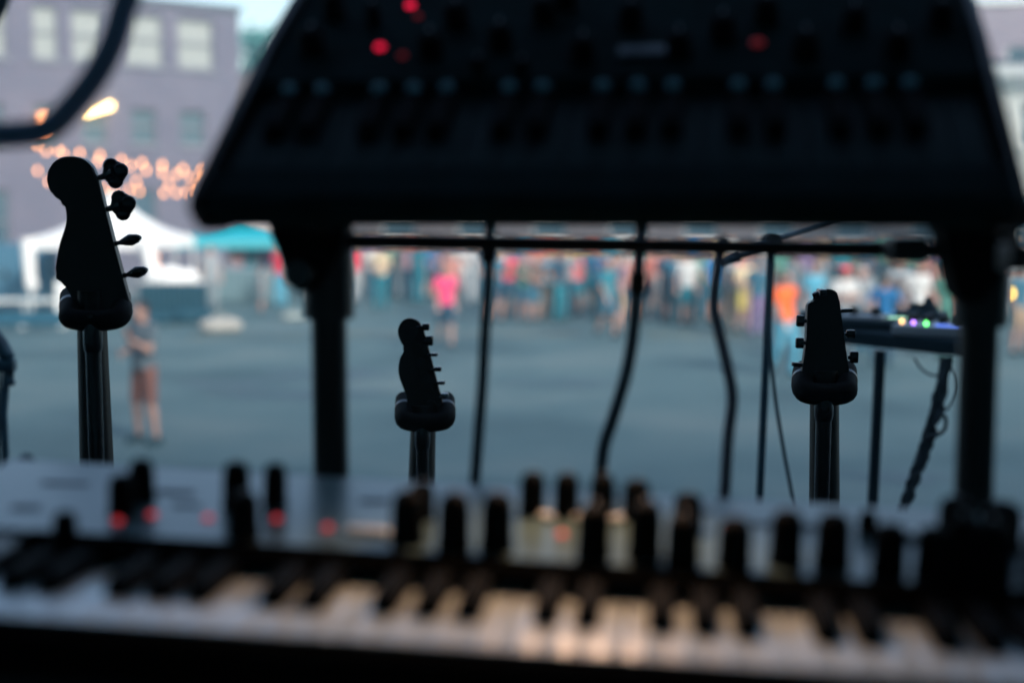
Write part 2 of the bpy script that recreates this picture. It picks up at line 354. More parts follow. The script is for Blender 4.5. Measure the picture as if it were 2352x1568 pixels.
sandbag(672, 34.5, .7, mat('grey_canvas', (.24, .28, .27), .9), 'small grey bag on the street right of the covered table')
sandbag(352, 33.2, 1.0, DT, 'dark teal duffel bag at the left foot of the skirted table')
sandbag(440, 33.6, 1.3, DT, 'large dark teal duffel bag at the right foot of the skirted table')
# white folding board left of bass neck
r = empty('sandwich_board', (gx(163, 34), 34, 0), R(10)); tag(r, 'white folding board standing behind the bass neck', 'sign board')
for s in (-1, 1): b = MB(); b.box((0, s * .2, .5), (.62, .03, 1.0), Matrix.Rotation(R(s * 14), 3, 'X')); b.build('panel', TRIM, r)
# kerb planter / low barriers at far left
r = empty('street_barrier', (gx(55, 32.5), 32.5, 0)); tag(r, 'low dark blue barrier with a pale top rail at the far left', 'barrier')
b = MB(); b.box((0, 0, .22), (1.9, .18, .30), bev=.03); b.build('panel', mat('navy_panel', (.01, .08, .13), .6), r)
b = MB(); b.box((0, 0, .62), (2.0, .08, .08), bev=.01); b.build('top_rail', TRIM, r)
for s in (-.9, 0, .9): b = MB(); b.box((s, .09, .3), (.05, .05, .6)); b.box((s, .03, .02), (.06, .5, .04)); b.build('post', TRIM, r)
# parked van-like dark mass left under tent side
r = empty('equipment_trunk', (gx(30, 37.5), 37.5, 0)); tag(r, 'tall blue wheeled trunk in front of the brick wall at far left', 'trunk')
bl = mat('faded_blue_panel', (.05, .14, .21), .6)
b = MB(); b.box((0, 0, .95), (2.2, 1.0, 1.6), bev=.06); b.build('body', bl, r)
for sx in (-.8, .8):
    for sy in (-.35, .35): b = MB(); b.tube([(sx - .03, sy, .08), (sx + .03, sy, .08)], .08, 12); b.build('wheel', RUB, r)
for k in (-.55, 0, .55): b = MB(); b.box((k, -.52, 1.0), (.12, .05, .2), bev=.01); b.build('latch', CHROME, r)
# yellow lamp at right
r = empty('yellow_lamp', (gx(2323, 30), 30, 0)); tag(r, 'round yellow lamp glowing on a thin post at the right edge', 'lamp')
zz = pt(2323, 672, 30).z; b = MB(); b.tube([(0, 0, 0), (0, 0, zz - .08)], .025, 8); b.lathe([(.22, 0), (.2, .04), (.03, .06)], Matrix(), 14); b.build('post', BLKM, r)
b = MB(); b.ball((0, 0, zz), (.085, .085, .10)); b.build('globe', mat('yellow_glow', (1, .75, .15), .4, emit=(1, .62, .1), es=4), r, True)

# ------------------------------------------------------------------ people
SKIN = [mat('light_skin', (.42, .25, .20), .6), mat('tan_skin', (.30, .17, .12), .6), mat('brown_skin', (.12, .065, .045), .6)]
HAIRS = {'dark': mat('dark_hair', (.018, .016, .018), .6), 'brown': mat('brown_hair', (.06, .035, .022), .6), 'blond': mat('blond_hair', (.38, .28, .16), .6), 'grey': mat('grey_hair', (.32, .32, .33), .6), 'red': mat('auburn_hair', (.22, .07, .035), .6)}
def cone(b, p, q, r0, r1, seg=14):
    p = Vector(p); q = Vector(q); b.tube([p, q], [r0, r1], seg); b.ball(p, r0, seg=seg); b.ball(q, r1, seg=seg)
def remesh(b, name, vox, smooth=4):
    bmesh.ops.recalc_face_normals(b.b, faces=b.b.faces)
    me = bpy.data.meshes.new('tmp'); b.b.to_mesh(me); b.b.free(); o = bpy.data.objects.new('tmp', me); COL.objects.link(o)
    m = o.modifiers.new('r', 'REMESH'); m.mode = 'VOXEL'; m.voxel_size = vox; m.use_smooth_shade = True
    s = o.modifiers.new('s', 'SMOOTH'); s.iterations = smooth; s.factor = .5
    dg = bpy.context.evaluated_depsgraph_get(); r = bpy.data.meshes.new_from_object(o.evaluated_get(dg)); r.name = name
    bpy.data.objects.remove(o); bpy.data.meshes.remove(me)
    r.materials.clear(); r.materials.append(SKIN[0]); return r
def figure(pose):
    """joints of a 1.75 m person facing -Y. pose: dict of joints by name"""
    J = dict(hipL=(.09, 0, .92), hipR=(-.09, 0, .92), kneeL=(.10, -.01, .50), kneeR=(-.10, -.01, .50), ankL=(.11, .03, .09), ankR=(-.11, .03, .09),
             shL=(.18, .0, 1.43), shR=(-.18, .0, 1.43), elL=(.24, .03, 1.13), elR=(-.24, .03, 1.13), wrL=(.25, -.04, .87), wrR=(-.25, -.04, .87), head=(0, -.02, 1.63), dirL=(0, -.15, -1), dirR=(0, -.15, -1))
    J.update(pose); return {k: Vector(v) for k, v in J.items()}
def hand(b, w, d, side):
    d = d.normalized(); s = d.cross(Vector((0, 1, 0))); s = s.normalized() if s.length > .1 else Vector((1, 0, 0)); n = d.cross(s)
    pc = w + d * .05; b.ball(pc, (.042, .048, .018), Matrix((s, d, n)).transposed(), 10)
    for i, L in enumerate((.062, .074, .070, .055)):
        o = s * (-.030 + .020 * i); a = w + d * .085 + o; m = a + d * L * .55 - n * .004; e = m + d * L * .45 - n * .022
        cone(b, a, m, .0095, .009, 8); cone(b, m, e, .009, .008, 8)
    t0 = w + d * .03 + s * .035 * side; t1 = t0 + d * .03 + s * .02 * side; cone(b, t0, t1, .012, .011, 8); cone(b, t1, t1 + d * .03, .011, .009, 8)
def person_meshes(name, pose, legs):
    J = figure(pose); M = {}; b = MB()
    hd = J['head']
    b.ball(hd, (.075, .095, .118)); b.ball(hd + Vector((0, -.03, -.065)), (.052, .06, .055)); cone(b, hd + Vector((0, -.092, .005)), hd + Vector((0, -.112, -.028)), .010, .016, 8)
    for s in (-1, 1):
        b.ball(hd + Vector((s * .078, .005, -.01)), (.012, .022, .033)); b.ball(hd + Vector((s * .033, -.078, .022)), (.026, .018, .010)); b.ball(hd + Vector((s * .036, -.07, -.03)), (.024, .025, .022))
    b.ball(hd + Vector((0, -.083, -.058)), (.026, .016, .011)); b.ball(hd + Vector((0, -.078, -.095)), (.022, .02, .018))
    nb = (J['shL'] + J['shR']) / 2; cone(b, nb + Vector((0, .01, .02)), hd + Vector((0, .01, -.07)), .062, .055)
    pel = (J['hipL'] + J['hipR']) / 2
    b.ball(nb + Vector((0, 0, -.12)), (.165, .11, .17)); b.ball(pel + Vector((0, 0, .19)), (.14, .098, .17)); b.ball(pel + Vector((0, .01, .03)), (.16, .115, .13))
    for s, q in ((1, 'L'), (-1, 'R')):
        cone(b, nb, J['sh' + q], .07, .058); cone(b, J['sh' + q], J['el' + q], .052, .040); cone(b, J['el' + q], J['wr' + q], .040, .026)
        cone(b, J['hip' + q], J['knee' + q], .085, .056); cone(b, J['knee' + q], J['ank' + q], .056, .036)
        mid = J['knee' + q].lerp(J['ank' + q], .3) + Vector((0, .02, 0)); b.ball(mid, (.05, .052, .10))
        a = J['ank' + q]; cone(b, a + Vector((0, .02, -.05)), a + Vector((s * .02, -.15, -.062)), .035, .026); cone(b, a, a + Vector((0, .02, -.05)), .036, .035)
        hand(b, J['wr' + q], J['dir' + q], s)
    M['body'] = remesh(b, name + '_body', .0085, 3)
    b = MB()   # shirt
    b.ball(nb + Vector((0, 0, -.12)), (.185, .13, .185)); b.ball(pel + Vector((0, 0, .17)), (.17, .122, .20)); b.tube([pel + Vector((0, 0, .0)), pel + Vector((0, 0, .22))], [.172, .155], 20)
    for q in 'LR':
        cone(b, nb + Vector((0, 0, -.01)), J['sh' + q], .075, .072); e = J['sh' + q].lerp(J['el' + q], .72); b.tube([J['sh' + q], e], [.068, .066], 14); b.ball(J['sh' + q], .068)
    for v in b.b.verts:
        if v.co.z < pel.z + .3 and abs(v.co.y) > .118: v.co.y *= .78
    M['shirt'] = remesh(b, name + '_shirt', .014, 4)
    for kind, cut in (('trousers', 1), ('shorts', .0)):
        b = MB(); b.ball(pel + Vector((0, .01, .02)), (.175, .128, .14))
        for q in 'LR':
            b.tube([J['hip' + q] + Vector((0, 0, .02)), J['knee' + q]], [.1, .076], 16)
            if kind == 'trousers': b.ball(J['knee' + q], .075); b.tube([J['knee' + q], J['ank' + q] + Vector((0, 0, -.03))], [.075, .062], 16)
        M[kind] = remesh(b, name + '_' + kind, .014, 4)
    for s, q in ((1, 'L'), (-1, 'R')):
        b = MB(); a = J['ank' + q]; cone(b, a + Vector((0, .03, -.045)), a + Vector((s * .02, -.15, -.055)), .045, .036); b.ball(a + Vector((0, .01, -.02)), (.045, .055, .05)); b.box(a + Vector((s * .01, -.06, -.082)), (.085, .27, .016))
        M['shoe' + q] = remesh(b, name + '_shoe', .012, 3)
    b = MB(); b.ball(hd + Vector((0, .018, .028)), (.086, .098, .108)); M['short'] = remesh(b, name + '_short', .01, 2)
    b = MB(); b.ball(hd + Vector((0, .018, .028)), (.09, .10, .11)); b.ball(hd + Vector((0, .06, -.09)), (.088, .055, .16)); M['long'] = remesh(b, name + '_long', .01, 2)
    return M
POSES = {
 'stand': dict(),
 'folded': dict(elL=(.25, -.03, 1.16), elR=(-.25, -.03, 1.16), wrL=(.04, -.20, 1.16), wrR=(-.03, -.22, 1.20), dirL=(-1, -.2, 0), dirR=(1, -.1, .1)),
 'walk': dict(kneeL=(.09, -.16, .51), ankL=(.09, -.12, .09), kneeR=(-.09, .04, .50), ankR=(-.09, .26, .16), elL=(.23, .12, 1.16), wrL=(.22, .12, .9), elR=(-.23, -.06, 1.14), wrR=(-.21, -.22, .93), dirR=(0, -.6, -.8)),
 'phone': dict(kneeL=(.14, -.03, .5), ankL=(.17, .02, .09), kneeR=(-.15, -.01, .5), ankR=(-.19, .05, .09), elL=(.22, -.10, 1.17), wrL=(.10, -.28, 1.30), dirL=(-.2, -.4, .8), elR=(-.26, .02, 1.15), wrR=(-.14, -.22, 1.12), dirR=(.5, -.8, .1)),
 'hips': dict(elL=(.36, .06, 1.18), wrL=(.20, -.02, 1.0), dirL=(-.7, -.4, -.4), elR=(-.36, .06, 1.18), wrR=(-.20, -.02, 1.0), dirR=(.7, -.4, -.4), kneeL=(.13, -.02, .5), ankL=(.17, .02, .09)),
 'holding': dict(elL=(.24, .02, 1.14), wrL=(.12, -.24, 1.06), dirL=(-.7, -.7, 0), elR=(-.24, .02, 1.14), wrR=(-.12, -.24, 1.08), dirR=(.7, -.7, 0), kneeR=(-.12, -.02, .5), ankR=(-.17, .03, .09)),
}
PM = {k: person_meshes(k, v, None) for k, v in POSES.items()}
C = dict(pink=(.75, .06, .17), red=(.62, .04, .08), coral=(.45, .12, .09), orange=(.95, .14, .02), cream=(.62, .50, .32), white=(.52, .53, .52), grey=(.22, .25, .27), silver=(.28, .31, .33),
         teal=(.01, .16, .21), navy=(.01, .05, .09), blue=(.01, .15, .36), sky=(.08, .32, .44), purple=(.20, .14, .27), black=(.006, .03, .042), green=(.06, .20, .16), yellow=(.55, .45, .12), salmon=(.42, .18, .15), tan=(.33, .24, .17), slate=(.10, .14, .165), rust=(.19, .09, .075), denim=(.03, .12, .18), khaki=(.27, .21, .16), mauve=(.32, .2, .24), brown=(.12, .08, .07))
def clothm(c): return mat('cloth_' + c, C[c], .85, noise=.12, scale=6)
CR = 'people of the crowd in the street'
def person(px, Y, h, shirt, legs, kind='trousers', hair='dark', hk='short', pose='stand', rz=0, skin=0, label=None, hat=None, group=CR, x=None):
    r = empty('person', (gx(px, Y), Y, 0), R(rz)); s = h / 1.75; r.scale = (s, s, s)
    tag(r, label, 'person', group); M = PM[pose]
    for nm, me, m in (('body', M['body'], SKIN[skin]), ('shirt', M['shirt'], clothm(shirt)), (kind, M[kind], clothm(legs)), ('shoe', M['shoeL'], clothm('black')), ('shoe', M['shoeR'], clothm('black')), ('hair', M[hk], HAIRS[hair])):
        o = bpy.data.objects.new(nm, me); COL.objects.link(o); o.parent = r
        o.material_slots[0].link = 'OBJECT'; o.material_slots[0].material = m
    if hat:
        J = figure(POSES[pose])['head']; b = MB(); b.lathe([(.105, .02), (.106, .06), (.09, .115), (.05, .145), (.01, .15)], Matrix.Translation(J), 16); b.box(J + Vector((0, -.13, .04)), (.13, .12, .012), bev=.004); b.build('cap', clothm(hat), r, True)
    return r
person(336, 17.3, 1.75, 'slate', 'rust', 'shorts', 'dark', pose='phone', rz=-35, group=None, label='man in grey T-shirt and rusty brown shorts standing nearest the stage, left')
person(1024, 28.2, 1.66, 'pink', 'navy', 'shorts', 'red', 'long', 'walk', rz=15, group=None, label='woman in bright pink top and dark capris walking toward the stage')
person(1800, 23.8, 1.76, 'orange', 'sky', hair='brown', pose='walk', rz=35, label='person in bright orange T-shirt and light blue jeans behind the microphone stand', group=None)
L = [  # px, Y, height, shirt, legs, kind, hair, hairkind, pose, rz, skin, hat, label
 (815, 40, 1.75, 'red', 'silver', 'trousers', 'brown', 'short', 'stand', 60, 0, None, 'person in crimson shirt and pale trousers just right of the stand post'),
 (875, 37.5, 1.76, 'cream', 'teal', 'trousers', 'dark', 'short', 'holding', -20, 0, None, 'person in cream shirt and dark teal trousers near the left of the crowd'),
 (857, 41, 1.7, 'white', 'navy', 'trousers', 'grey', 'short', 'folded', 40, 0, None, 'person in white shirt half hidden by the one in cream'),
 (905, 42, 1.68, 'green', 'grey', 'trousers', 'blond', 'long', 'stand', 10, 0, None, 'blond person in green top behind the one in cream'),
 (935, 41, 1.72, 'mauve', 'navy', 'trousers', 'brown', 'short', 'hips', -30, 0, None, 'person in mauve shirt with hands on hips near the left of the crowd'),
 (962, 40, 1.77, 'teal', 'teal', 'trousers', 'dark', 'short', 'stand', 150, 1, None, 'person all in dark teal, left of the pink woman'),
 (985, 41.5, 1.75, 'blue', 'navy', 'shorts', 'dark', 'short', 'folded', 170, 0, None, 'person in blue shirt and navy shorts turned away, left of the pink woman'),
 (1038, 35, 1.68, 'salmon', 'grey', 'trousers', 'blond', 'long', 'stand', 20, 0, None, 'person in salmon top right behind the pink woman'),
 (1062, 39, 1.78, 'white', 'silver', 'trousers', 'grey', 'short', 'phone', -10, 0, None, 'grey haired person in white shirt and pale trousers, right of the pink woman'),
 (1090, 40, 1.75, 'silver', 'silver', 'trousers', 'brown', 'short', 'stand', 170, 0, None, 'person in pale grey clothes left of the first hanging cable'),
 (1150, 37, 1.74, 'white', 'denim', 'shorts', 'brown', 'short', 'stand', 30, 0, None, 'person in white shirt and denim shorts right of the first hanging cable'),
 (1172, 40, 1.7, 'purple', 'denim', 'trousers', 'dark', 'long', 'holding', -40, 1, None, 'person in purple top beside the white shirt near the first cable'),
 (1210, 37.5, 1.72, 'mauve', 'mauve', 'trousers', 'red', 'long', 'stand', 0, 0, None, 'red haired person in a mauve outfit in mid crowd'),
 (1238, 41, 1.76, 'coral', 'teal', 'trousers', 'brown', 'short', 'folded', 20, 0, None, 'person in coral shirt and teal trousers in mid crowd'),
 (1270, 36, 1.70, 'silver', 'grey', 'trousers', 'blond', 'short', 'stand', 160, 0, None, 'blond person in silver grey shirt in mid crowd'),
 (1302, 35.5, 1.75, 'grey', 'navy', 'trousers', 'dark', 'short', 'hips', -15, 0, None, 'person in grey shirt and navy trousers, hands on hips, mid crowd'),
 (1325, 40, 1.74, 'yellow', 'navy', 'trousers', 'grey', 'short', 'stand', 190, 0, None, 'person in yellow shirt in mid crowd'),
 (1350, 38, 1.74, 'tan', 'grey', 'trousers', 'brown', 'short', 'folded', 25, 0, None, 'person in tan shirt with folded arms, mid crowd'),
 (1396, 30.2, 1.68, 'teal', 'denim', 'shorts', 'red', 'long', 'walk', 35, 0, None, 'person in teal top and denim shorts standing ahead of the mid crowd'),
 (1425, 31.5, 1.72, 'mauve', 'tan', 'shorts', 'brown', 'short', 'holding', -50, 0, None, 'person in mauve shirt and tan shorts beside the teal top, left of the second cable'),
 (1450, 36, 1.78, 'white', 'cream', 'trousers', 'grey', 'short', 'stand', 0, 0, None, 'person in white shirt and cream trousers at the second hanging cable'),
 (1500, 37, 1.72, 'salmon', 'grey', 'trousers', 'dark', 'short', 'phone', 0, 1, None, 'person in salmon shirt right of the second hanging cable'),
 (1530, 34, 1.76, 'navy', 'navy', 'trousers', 'brown', 'short', 'folded', 15, 0, None, 'person all in navy right of the second hanging cable'),
 (1555, 33.5, 1.70, 'sky', 'teal', 'trousers', 'blond', 'short', 'stand', 170, 0, None, 'person in sky blue shirt and teal trousers in the right half of the crowd'),
 (1577, 33, 1.74, 'white', 'teal', 'shorts', 'brown', 'short', 'stand', 10, 0, None, 'person in white T-shirt and teal shorts left of the third hanging cable'),
 (1607, 35, 1.7, 'green', 'denim', 'trousers', 'dark', 'long', 'hips', 20, 1, None, 'long haired person in green top left of the third hanging cable'),
 (1628, 38, 1.78, 'yellow', 'mauve', 'trousers', 'blond', 'short', 'stand', 0, 0, None, 'person in yellow shirt and mauve trousers behind the third hanging cable'),
 (1677, 32, 1.74, 'silver', 'tan', 'trousers', 'brown', 'short', 'folded', -20, 0, None, 'person in silver grey shirt and tan trousers right of the third hanging cable'),
 (1708, 31.5, 1.7, 'cream', 'yellow', 'shorts', 'blond', 'short', 'holding', 25, 0, None, 'person in cream shirt and yellow shorts, right half of the crowd'),
 (1738, 30.5, 1.66, 'denim', 'purple', 'trousers', 'dark', 'long', 'stand', -10, 1, None, 'person in denim shirt and purple trousers left of the microphone stand'),
 (1868, 28, 1.72, 'sky', 'white', 'trousers', 'brown', 'short', 'stand', 30, 0, None, 'person in sky blue shirt and white trousers right of the orange shirt'),
 (1935, 26, 1.74, 'white', 'grey', 'trousers', 'red', 'short', 'folded', 10, 0, 'red', 'person in white shirt and red cap behind the rightmost guitar'),
 (1975, 27, 1.70, 'silver', 'denim', 'trousers', 'grey', 'short', 'stand', -25, 0, None, 'grey haired person in silver shirt right of the red cap'),
 (2028, 25.2, 1.62, 'blue', 'navy', 'trousers', 'brown', 'short', 'hips', 150, 0, None, 'person in royal blue shirt behind the gear table'),
 (2062, 30, 1.75, 'grey', 'black', 'trousers', 'dark', 'short', 'folded', 0, 1, None, 'dark haired person in grey behind the gear table'),
 (2106, 27.5, 1.76, 'white', 'silver', 'trousers', 'blond', 'short', 'stand', 10, 0, None, 'blond person in bright white shirt behind the gear table'),
 (2150, 29, 1.72, 'salmon', 'denim', 'trousers', 'brown', 'long', 'phone', -20, 0, None, 'long haired person in salmon top behind the gear table'),
 (2172, 26.5, 1.78, 'green', 'green', 'trousers', 'dark', 'short', 'stand', 20, 0, None, 'person all in green at the right end of the gear table'),
 (2212, 28, 1.7, 'tan', 'grey', 'trousers', 'brown', 'short', 'stand', 40, 0, None, 'person in tan shirt left of the right stand post'),
 (2338, 27, 1.72, 'denim', 'tan', 'shorts', 'dark', 'short', 'hips', 25, 0, None, 'person in denim shirt and tan shorts at the right edge'),
 (2310, 35, 1.75, 'silver', 'grey', 'trousers', 'grey', 'short', 'folded', 0, 0, None, 'grey haired person in silver shirt right of the right stand post'),
 (486, 37.5, 1.7, 'silver', 'grey', 'trousers', 'brown', 'short', 'stand', 10, 0, None, 'person in silver grey shirt between the white and turquoise tents'),
 (545, 41.8, 1.72, 'mauve', 'teal', 'trousers', 'dark', 'short', 'folded', 0, 0, None, 'person in mauve shirt under the left of the turquoise tent'),
 (575, 42, 1.72, 'teal', 'black', 'trousers', 'dark', 'short', 'stand', 30, 1, None, 'dark haired person in teal shirt under the turquoise tent'),
 (612, 42.5, 1.74, 'purple', 'blue', 'trousers', 'red', 'long', 'stand', 0, 0, None, 'person in purple top and blue trousers under the turquoise tent'),
 (600, 36.5, 1.15, 'silver', 'grey', 'shorts', 'brown', 'short', 'stand', 120, 0, None, 'child in silver grey T-shirt in front of the covered table'),
 (645, 38.5, 1.72, 'red', 'sky', 'trousers', 'brown', 'long', 'stand', -20, 0, None, 'person in red top and sky blue trousers left of the stand bracket'),
]
for t in L:
    px, Y, h, s, l, k, ha, hk, po, rz, sk, hat, lab = t
    person(px, Y, h, s, l, k, ha, hk, po, rz, sk, lab, hat)
rnd = random.Random(11); used = set(); GR = 'people standing in the back rows of the crowd'
px = 700
while px < 2350:
    for _ in range(40):
        s = rnd.choice(['coral', 'white', 'grey', 'silver', 'teal', 'navy', 'sky', 'purple', 'green', 'salmon', 'tan', 'mauve', 'brown', 'cream', 'blue']); l = rnd.choice(['navy', 'grey', 'denim', 'khaki', 'black', 'brown']); ha = rnd.choice(['dark', 'brown', 'blond', 'grey'])
        if (s, l, ha) not in used: break
    used.add((s, l, ha)); yy = rnd.uniform(41, 50) if px < 1500 else rnd.uniform(36, 47)
    side = 'left' if px < 1176 else ('middle' if px < 1650 else 'right'); po = rnd.choice(list(POSES))
    person(px, yy, rnd.uniform(1.62, 1.84), s, l, 'trousers', ha, rnd.choice(['short', 'short', 'long']), po, rnd.uniform(-60, 60), rnd.choice([0, 0, 0, 1, 2]),
           '%s haired person in %s top and %s trousers, back rows, %s of the crowd' % (ha, s, l, side), group=GR)
    px += rnd.uniform(24, 44)

px = 1140; GF = 'people standing in the front rows of the crowd'
while px < 1760:
    for _ in range(60):
        s = rnd.choice(['coral', 'white', 'denim', 'silver', 'teal', 'navy', 'sky', 'black', 'green', 'salmon', 'red', 'yellow', 'blue', 'brown']); l = rnd.choice(['navy', 'denim', 'black', 'teal', 'khaki']); ha = rnd.choice(['dark', 'brown', 'blond', 'red'])
        if (s, l, ha, 1) not in used: break
    used.add((s, l, ha, 1)); po = rnd.choice(list(POSES))
    person(px, rnd.uniform(33.5, 38), rnd.uniform(1.6, 1.8), s, l, rnd.choice(['trousers', 'shorts']), ha, rnd.choice(['short', 'short', 'long']), po, rnd.uniform(-60, 60), rnd.choice([0, 0, 1]),
           '%s haired person in %s top and %s bottoms, front rows, %s of second cable' % (ha, s, l, 'left' if px < 1450 else 'right'), group=GF)
    px += rnd.uniform(22, 40)

# ------------------------------------------------------------------ the stage: deck, with unseen roof and drapes added to shape the light
DZ = 1.85
st = empty('stage', (0, 1, 0)); tag(st, 'dark stage deck with added unseen grey-green roof and drapes that shade the instruments and bounce fill light', 'stage')
b = MB(); b.box((0, .2, DZ - .06), (11, 8, .12)); b.build('deck', mat('black_stage_ply', (.012, .012, .013), .6, noise=.4, scale=5), st)
b = MB(); b.box((0, -1.65, DZ + 3.4), (11.4, 4.5, .12)); b.build('roof', ROOFM, st)
b = MB(); b.box((0, -3.7, DZ + 1.7), (11, .06, 3.28)); b.build('added_back_drape', ROOFM, st)
for s in (-1, 1): b = MB(); b.box((s * 5.4, -.9, DZ + 1.7), (.06, 5.5, 3.28)); b.build('added_side_drape', ROOFM, st)
b = MB(); b.box((0, 4.2, DZ / 2 - .07), (11, .04, DZ - .14)); b.build('front_skirt', CLOTHB, st)

# ------------------------------------------------------------------ lower synthesizer
TH = R(-6.2); ROLL = R(1.9)
lo = empty('synthesizer', (0, .774, 2.7975), TH); lo.rotation_euler = (0, ROLL, TH); tag(lo, 'silver panelled keyboard synthesizer with black knobs and white keys, lower tier', 'synthesizer')
def panel_hit(px, py):
    """local (x,y,z) where the pixel meets the sloping panel"""
    Mw = Matrix.Translation((0, .774, 2.7975)) @ Matrix.Rotation(TH, 4, 'Z') @ Matrix.Rotation(ROLL, 4, 'Y')
    o = Mw @ Vector((0, .145, .012)); e1 = Mw.to_3x3() @ Vector((1, 0, 0)); e2 = Mw.to_3x3() @ Vector((0, .177, .011)); n = e1.cross(e2).normalized()
    return Mw.inverted() @ hit(px, py, o, n)
def keys(par, x0, octs, w, L, mw, mb, z0=0, y0=0, last=True, bl=.043):
    for k in range(octs * 7 + (1 if last else 0)):
        b = MB(); b.box((x0 + (k + .5) * w, y0 + L / 2, z0 - .009), (w - .0011, L, .018), bev=.0009)
        b.box((x0 + (k + .5) * w, y0 + .0005, z0 - .003), (w - .0016, .006, .006), bev=.0005); b.build('white_key', mw, par, True)
    for oc in range(octs):
        for c in (1, 2.05, 3.9, 5, 6.05):
            x = x0 + (oc * 7 + c) * w; h = .0115; y1 = y0 + bl; y2 = y0 + L; b = MB(); v = []
            P = [(-.0078, y1, 0), (.0078, y1, 0), (.0078, y2, 0), (-.0078, y2, 0), (-.0066, y1 + .007, h), (.0066, y1 + .007, h), (.0066, y2, h), (-.0066, y2, h)]
            v = [b.b.verts.new((x + a, bb, z0 + c_)) for a, bb, c_ in P]
            for f in ((3, 2, 1, 0), (4, 5, 6, 7), (0, 1, 5, 4), (1, 2, 6, 5), (2, 3, 7, 6), (3, 0, 4, 7)): b.b.faces.new([v[i] for i in f])
            bmesh.ops.bevel(b.b, geom=list(b.b.edges), offset=.001, segments=2, affect='EDGES'); b.build('black_key', mb, par, True)
BK = mat('matte_black_key', (.004, .005, .006), .8, spec=.08)
keys(lo, -.34, 4, .0236, .1415, IVORY, BK)
XL, XR = -.445, .40
b = MB(); b.box(((XL + XR) / 2, .15, -.055), (XR - XL, .37, .06), bev=.004)
b.box((XL + .05, .075, -.008), (.10, .15, .034), bev=.003); b.box((XR - .018, .075, -.008), (.036, .15, .034), bev=.003); b.build('body', BLK, lo, True)
b = MB(); b.box(((XL + XR) / 2, -.0165, -.0235), (XR - XL, .030, .045), bev=.004); b.build('front_rail', mat('black_felt', (.003, .003, .003), .95, spec=.0), lo, True)
b = MB(); P = [(XL, .145, .012), (XR, .145, .012), (XR, .322, .023), (XL, .322, .023), (XL, .334, .018), (XR, .334, .018), (XR, .334, -.03), (XL, .334, -.03), (XL, .145, -.03), (XR, .145, -.03)]
V = [b.b.verts.new(p) for p in P]
for f in ((0, 1, 2, 3), (3, 2, 5, 4), (4, 5, 6, 7), (7, 6, 9, 8), (8, 9, 1, 0), (0, 3, 4, 7, 8), (1, 9, 6, 5, 2)): b.b.faces.new([V[i] for i in f])
b.build('panel', SILVER, lo)
b = MB(); b.prism([(XL + .1, .108, .0128), (XL + .1, .1448, .0128), (XL + .1, .1448, -.02), (XL + .1, .142, -.02), (XL + .1, .142, .0124)], (1, 0, 0), XR - XL - .136); b.build('key_slip_shade', mat('black_felt', (.003, .003, .003), .95, spec=.0), lo)  # black felt strip, widened over the key backs to put shade there
tilt = math.atan2(.011, .177)
def knob(par, p, d, h, m=BLK, til=tilt):
    M = Matrix.Translation(p) @ Matrix.Rotation(til, 4, 'X'); b = MB(); r = d / 2
    b.lathe([(r * 1.05, .0005), (r * 1.05, h * .15), (r, h * .22), (r * .98, h * .72), (r * .84, h * .92), (r * .5, h), (.0008, h)], M, 18)
    k = b.build('knob', m, par, True); b = MB(); b.box(M @ Vector((0, r * .5, h + .0006)), (.0012, r * .8, .0008)); b.build('pointer', mat('cream_mark', (.3, .3, .3), .5), k)
KNB = mat('matte_knob_black', (.004, .005, .006), .7, spec=.06)
for (px, py, d, h) in ((280, 1180, .015, .022), (326, 1150, .015, .024), (543, 1165, .016, .026), (560, 1232, .017, .024), (632, 1160, .014, .024), (935, 1247, .018, .028), (968, 1190, .015, .020), (1042, 1262, .018, .030),
        (1140, 1262, .018, .030), (1222, 1180, .015, .024), (1300, 1183, .015, .024), (1382, 1185, .015, .024), (1362, 1280, .018, .028), (1460, 1190, .016, .022), (1480, 1282, .018, .030), (1578, 1215, .017, .020), (1566, 1295, .018, .026),
        (1685, 1300, .018, .025), (1803, 1295, .018, .028), (1910, 1302, .019, .028), (1992, 1222, .011, .012), (2040, 1318, .018, .026), (2138, 1326, .018, .026), (2192, 1250, .020, .026), (2205, 1335, .019, .034), (2296, 1262, .022, .026), (2275, 1340, .020, .032), (2390, 1330, .02, .026), (150, 1240, .013, .015)):
    knob(lo, panel_hit(px, py), d * 1.26, h * 1.3, KNB)
LEDL = mat('soft_red_led', (.6, .05, .05), .4, emit=(1, .05, .06), es=.2)
LEDR = mat('red_led_glow', (.5, .02, .05), .4, emit=(1, .01, .06), es=.5)
def led(par, p, r=.003, m=None, til=tilt):
    b = MB(); b.lathe([(r, 0), (r, .001), (r * .7, .0022), (r * .2, .003)], Matrix.Translation(p) @ Matrix.Rotation(til, 4, 'X'), 12); b.build('indicator_light', m or LEDL, par, True)
for (px, py) in ((270, 1197), (350, 1183), (478, 1190), (636, 1192), (752, 1213), (1290, 1228), (1665, 1212)): led(lo, panel_hit(px, py), .0035)
WB = mat('white_button', (.75, .76, .76), .4)
def button(par, px, py, w, d, m=WB, ph=panel_hit, til=tilt, name='button'):
    b = MB(); b.box((0, 0, .002), (w, d, .004), bev=.0008); o = b.build(name, m, par, True); o.location = ph(px, py); o.rotation_euler = (til, 0, 0)
button(lo, 845, 1225, .030, .012); button(lo, 1257, 1190, .012, .012); button(lo, 1334, 1192, .012, .012); button(lo, 1412, 1196, .012, .012); button(lo, 2090, 1232, .022, .014)
INK = mat('grey_blue_print', (.06, .08, .10), .5)
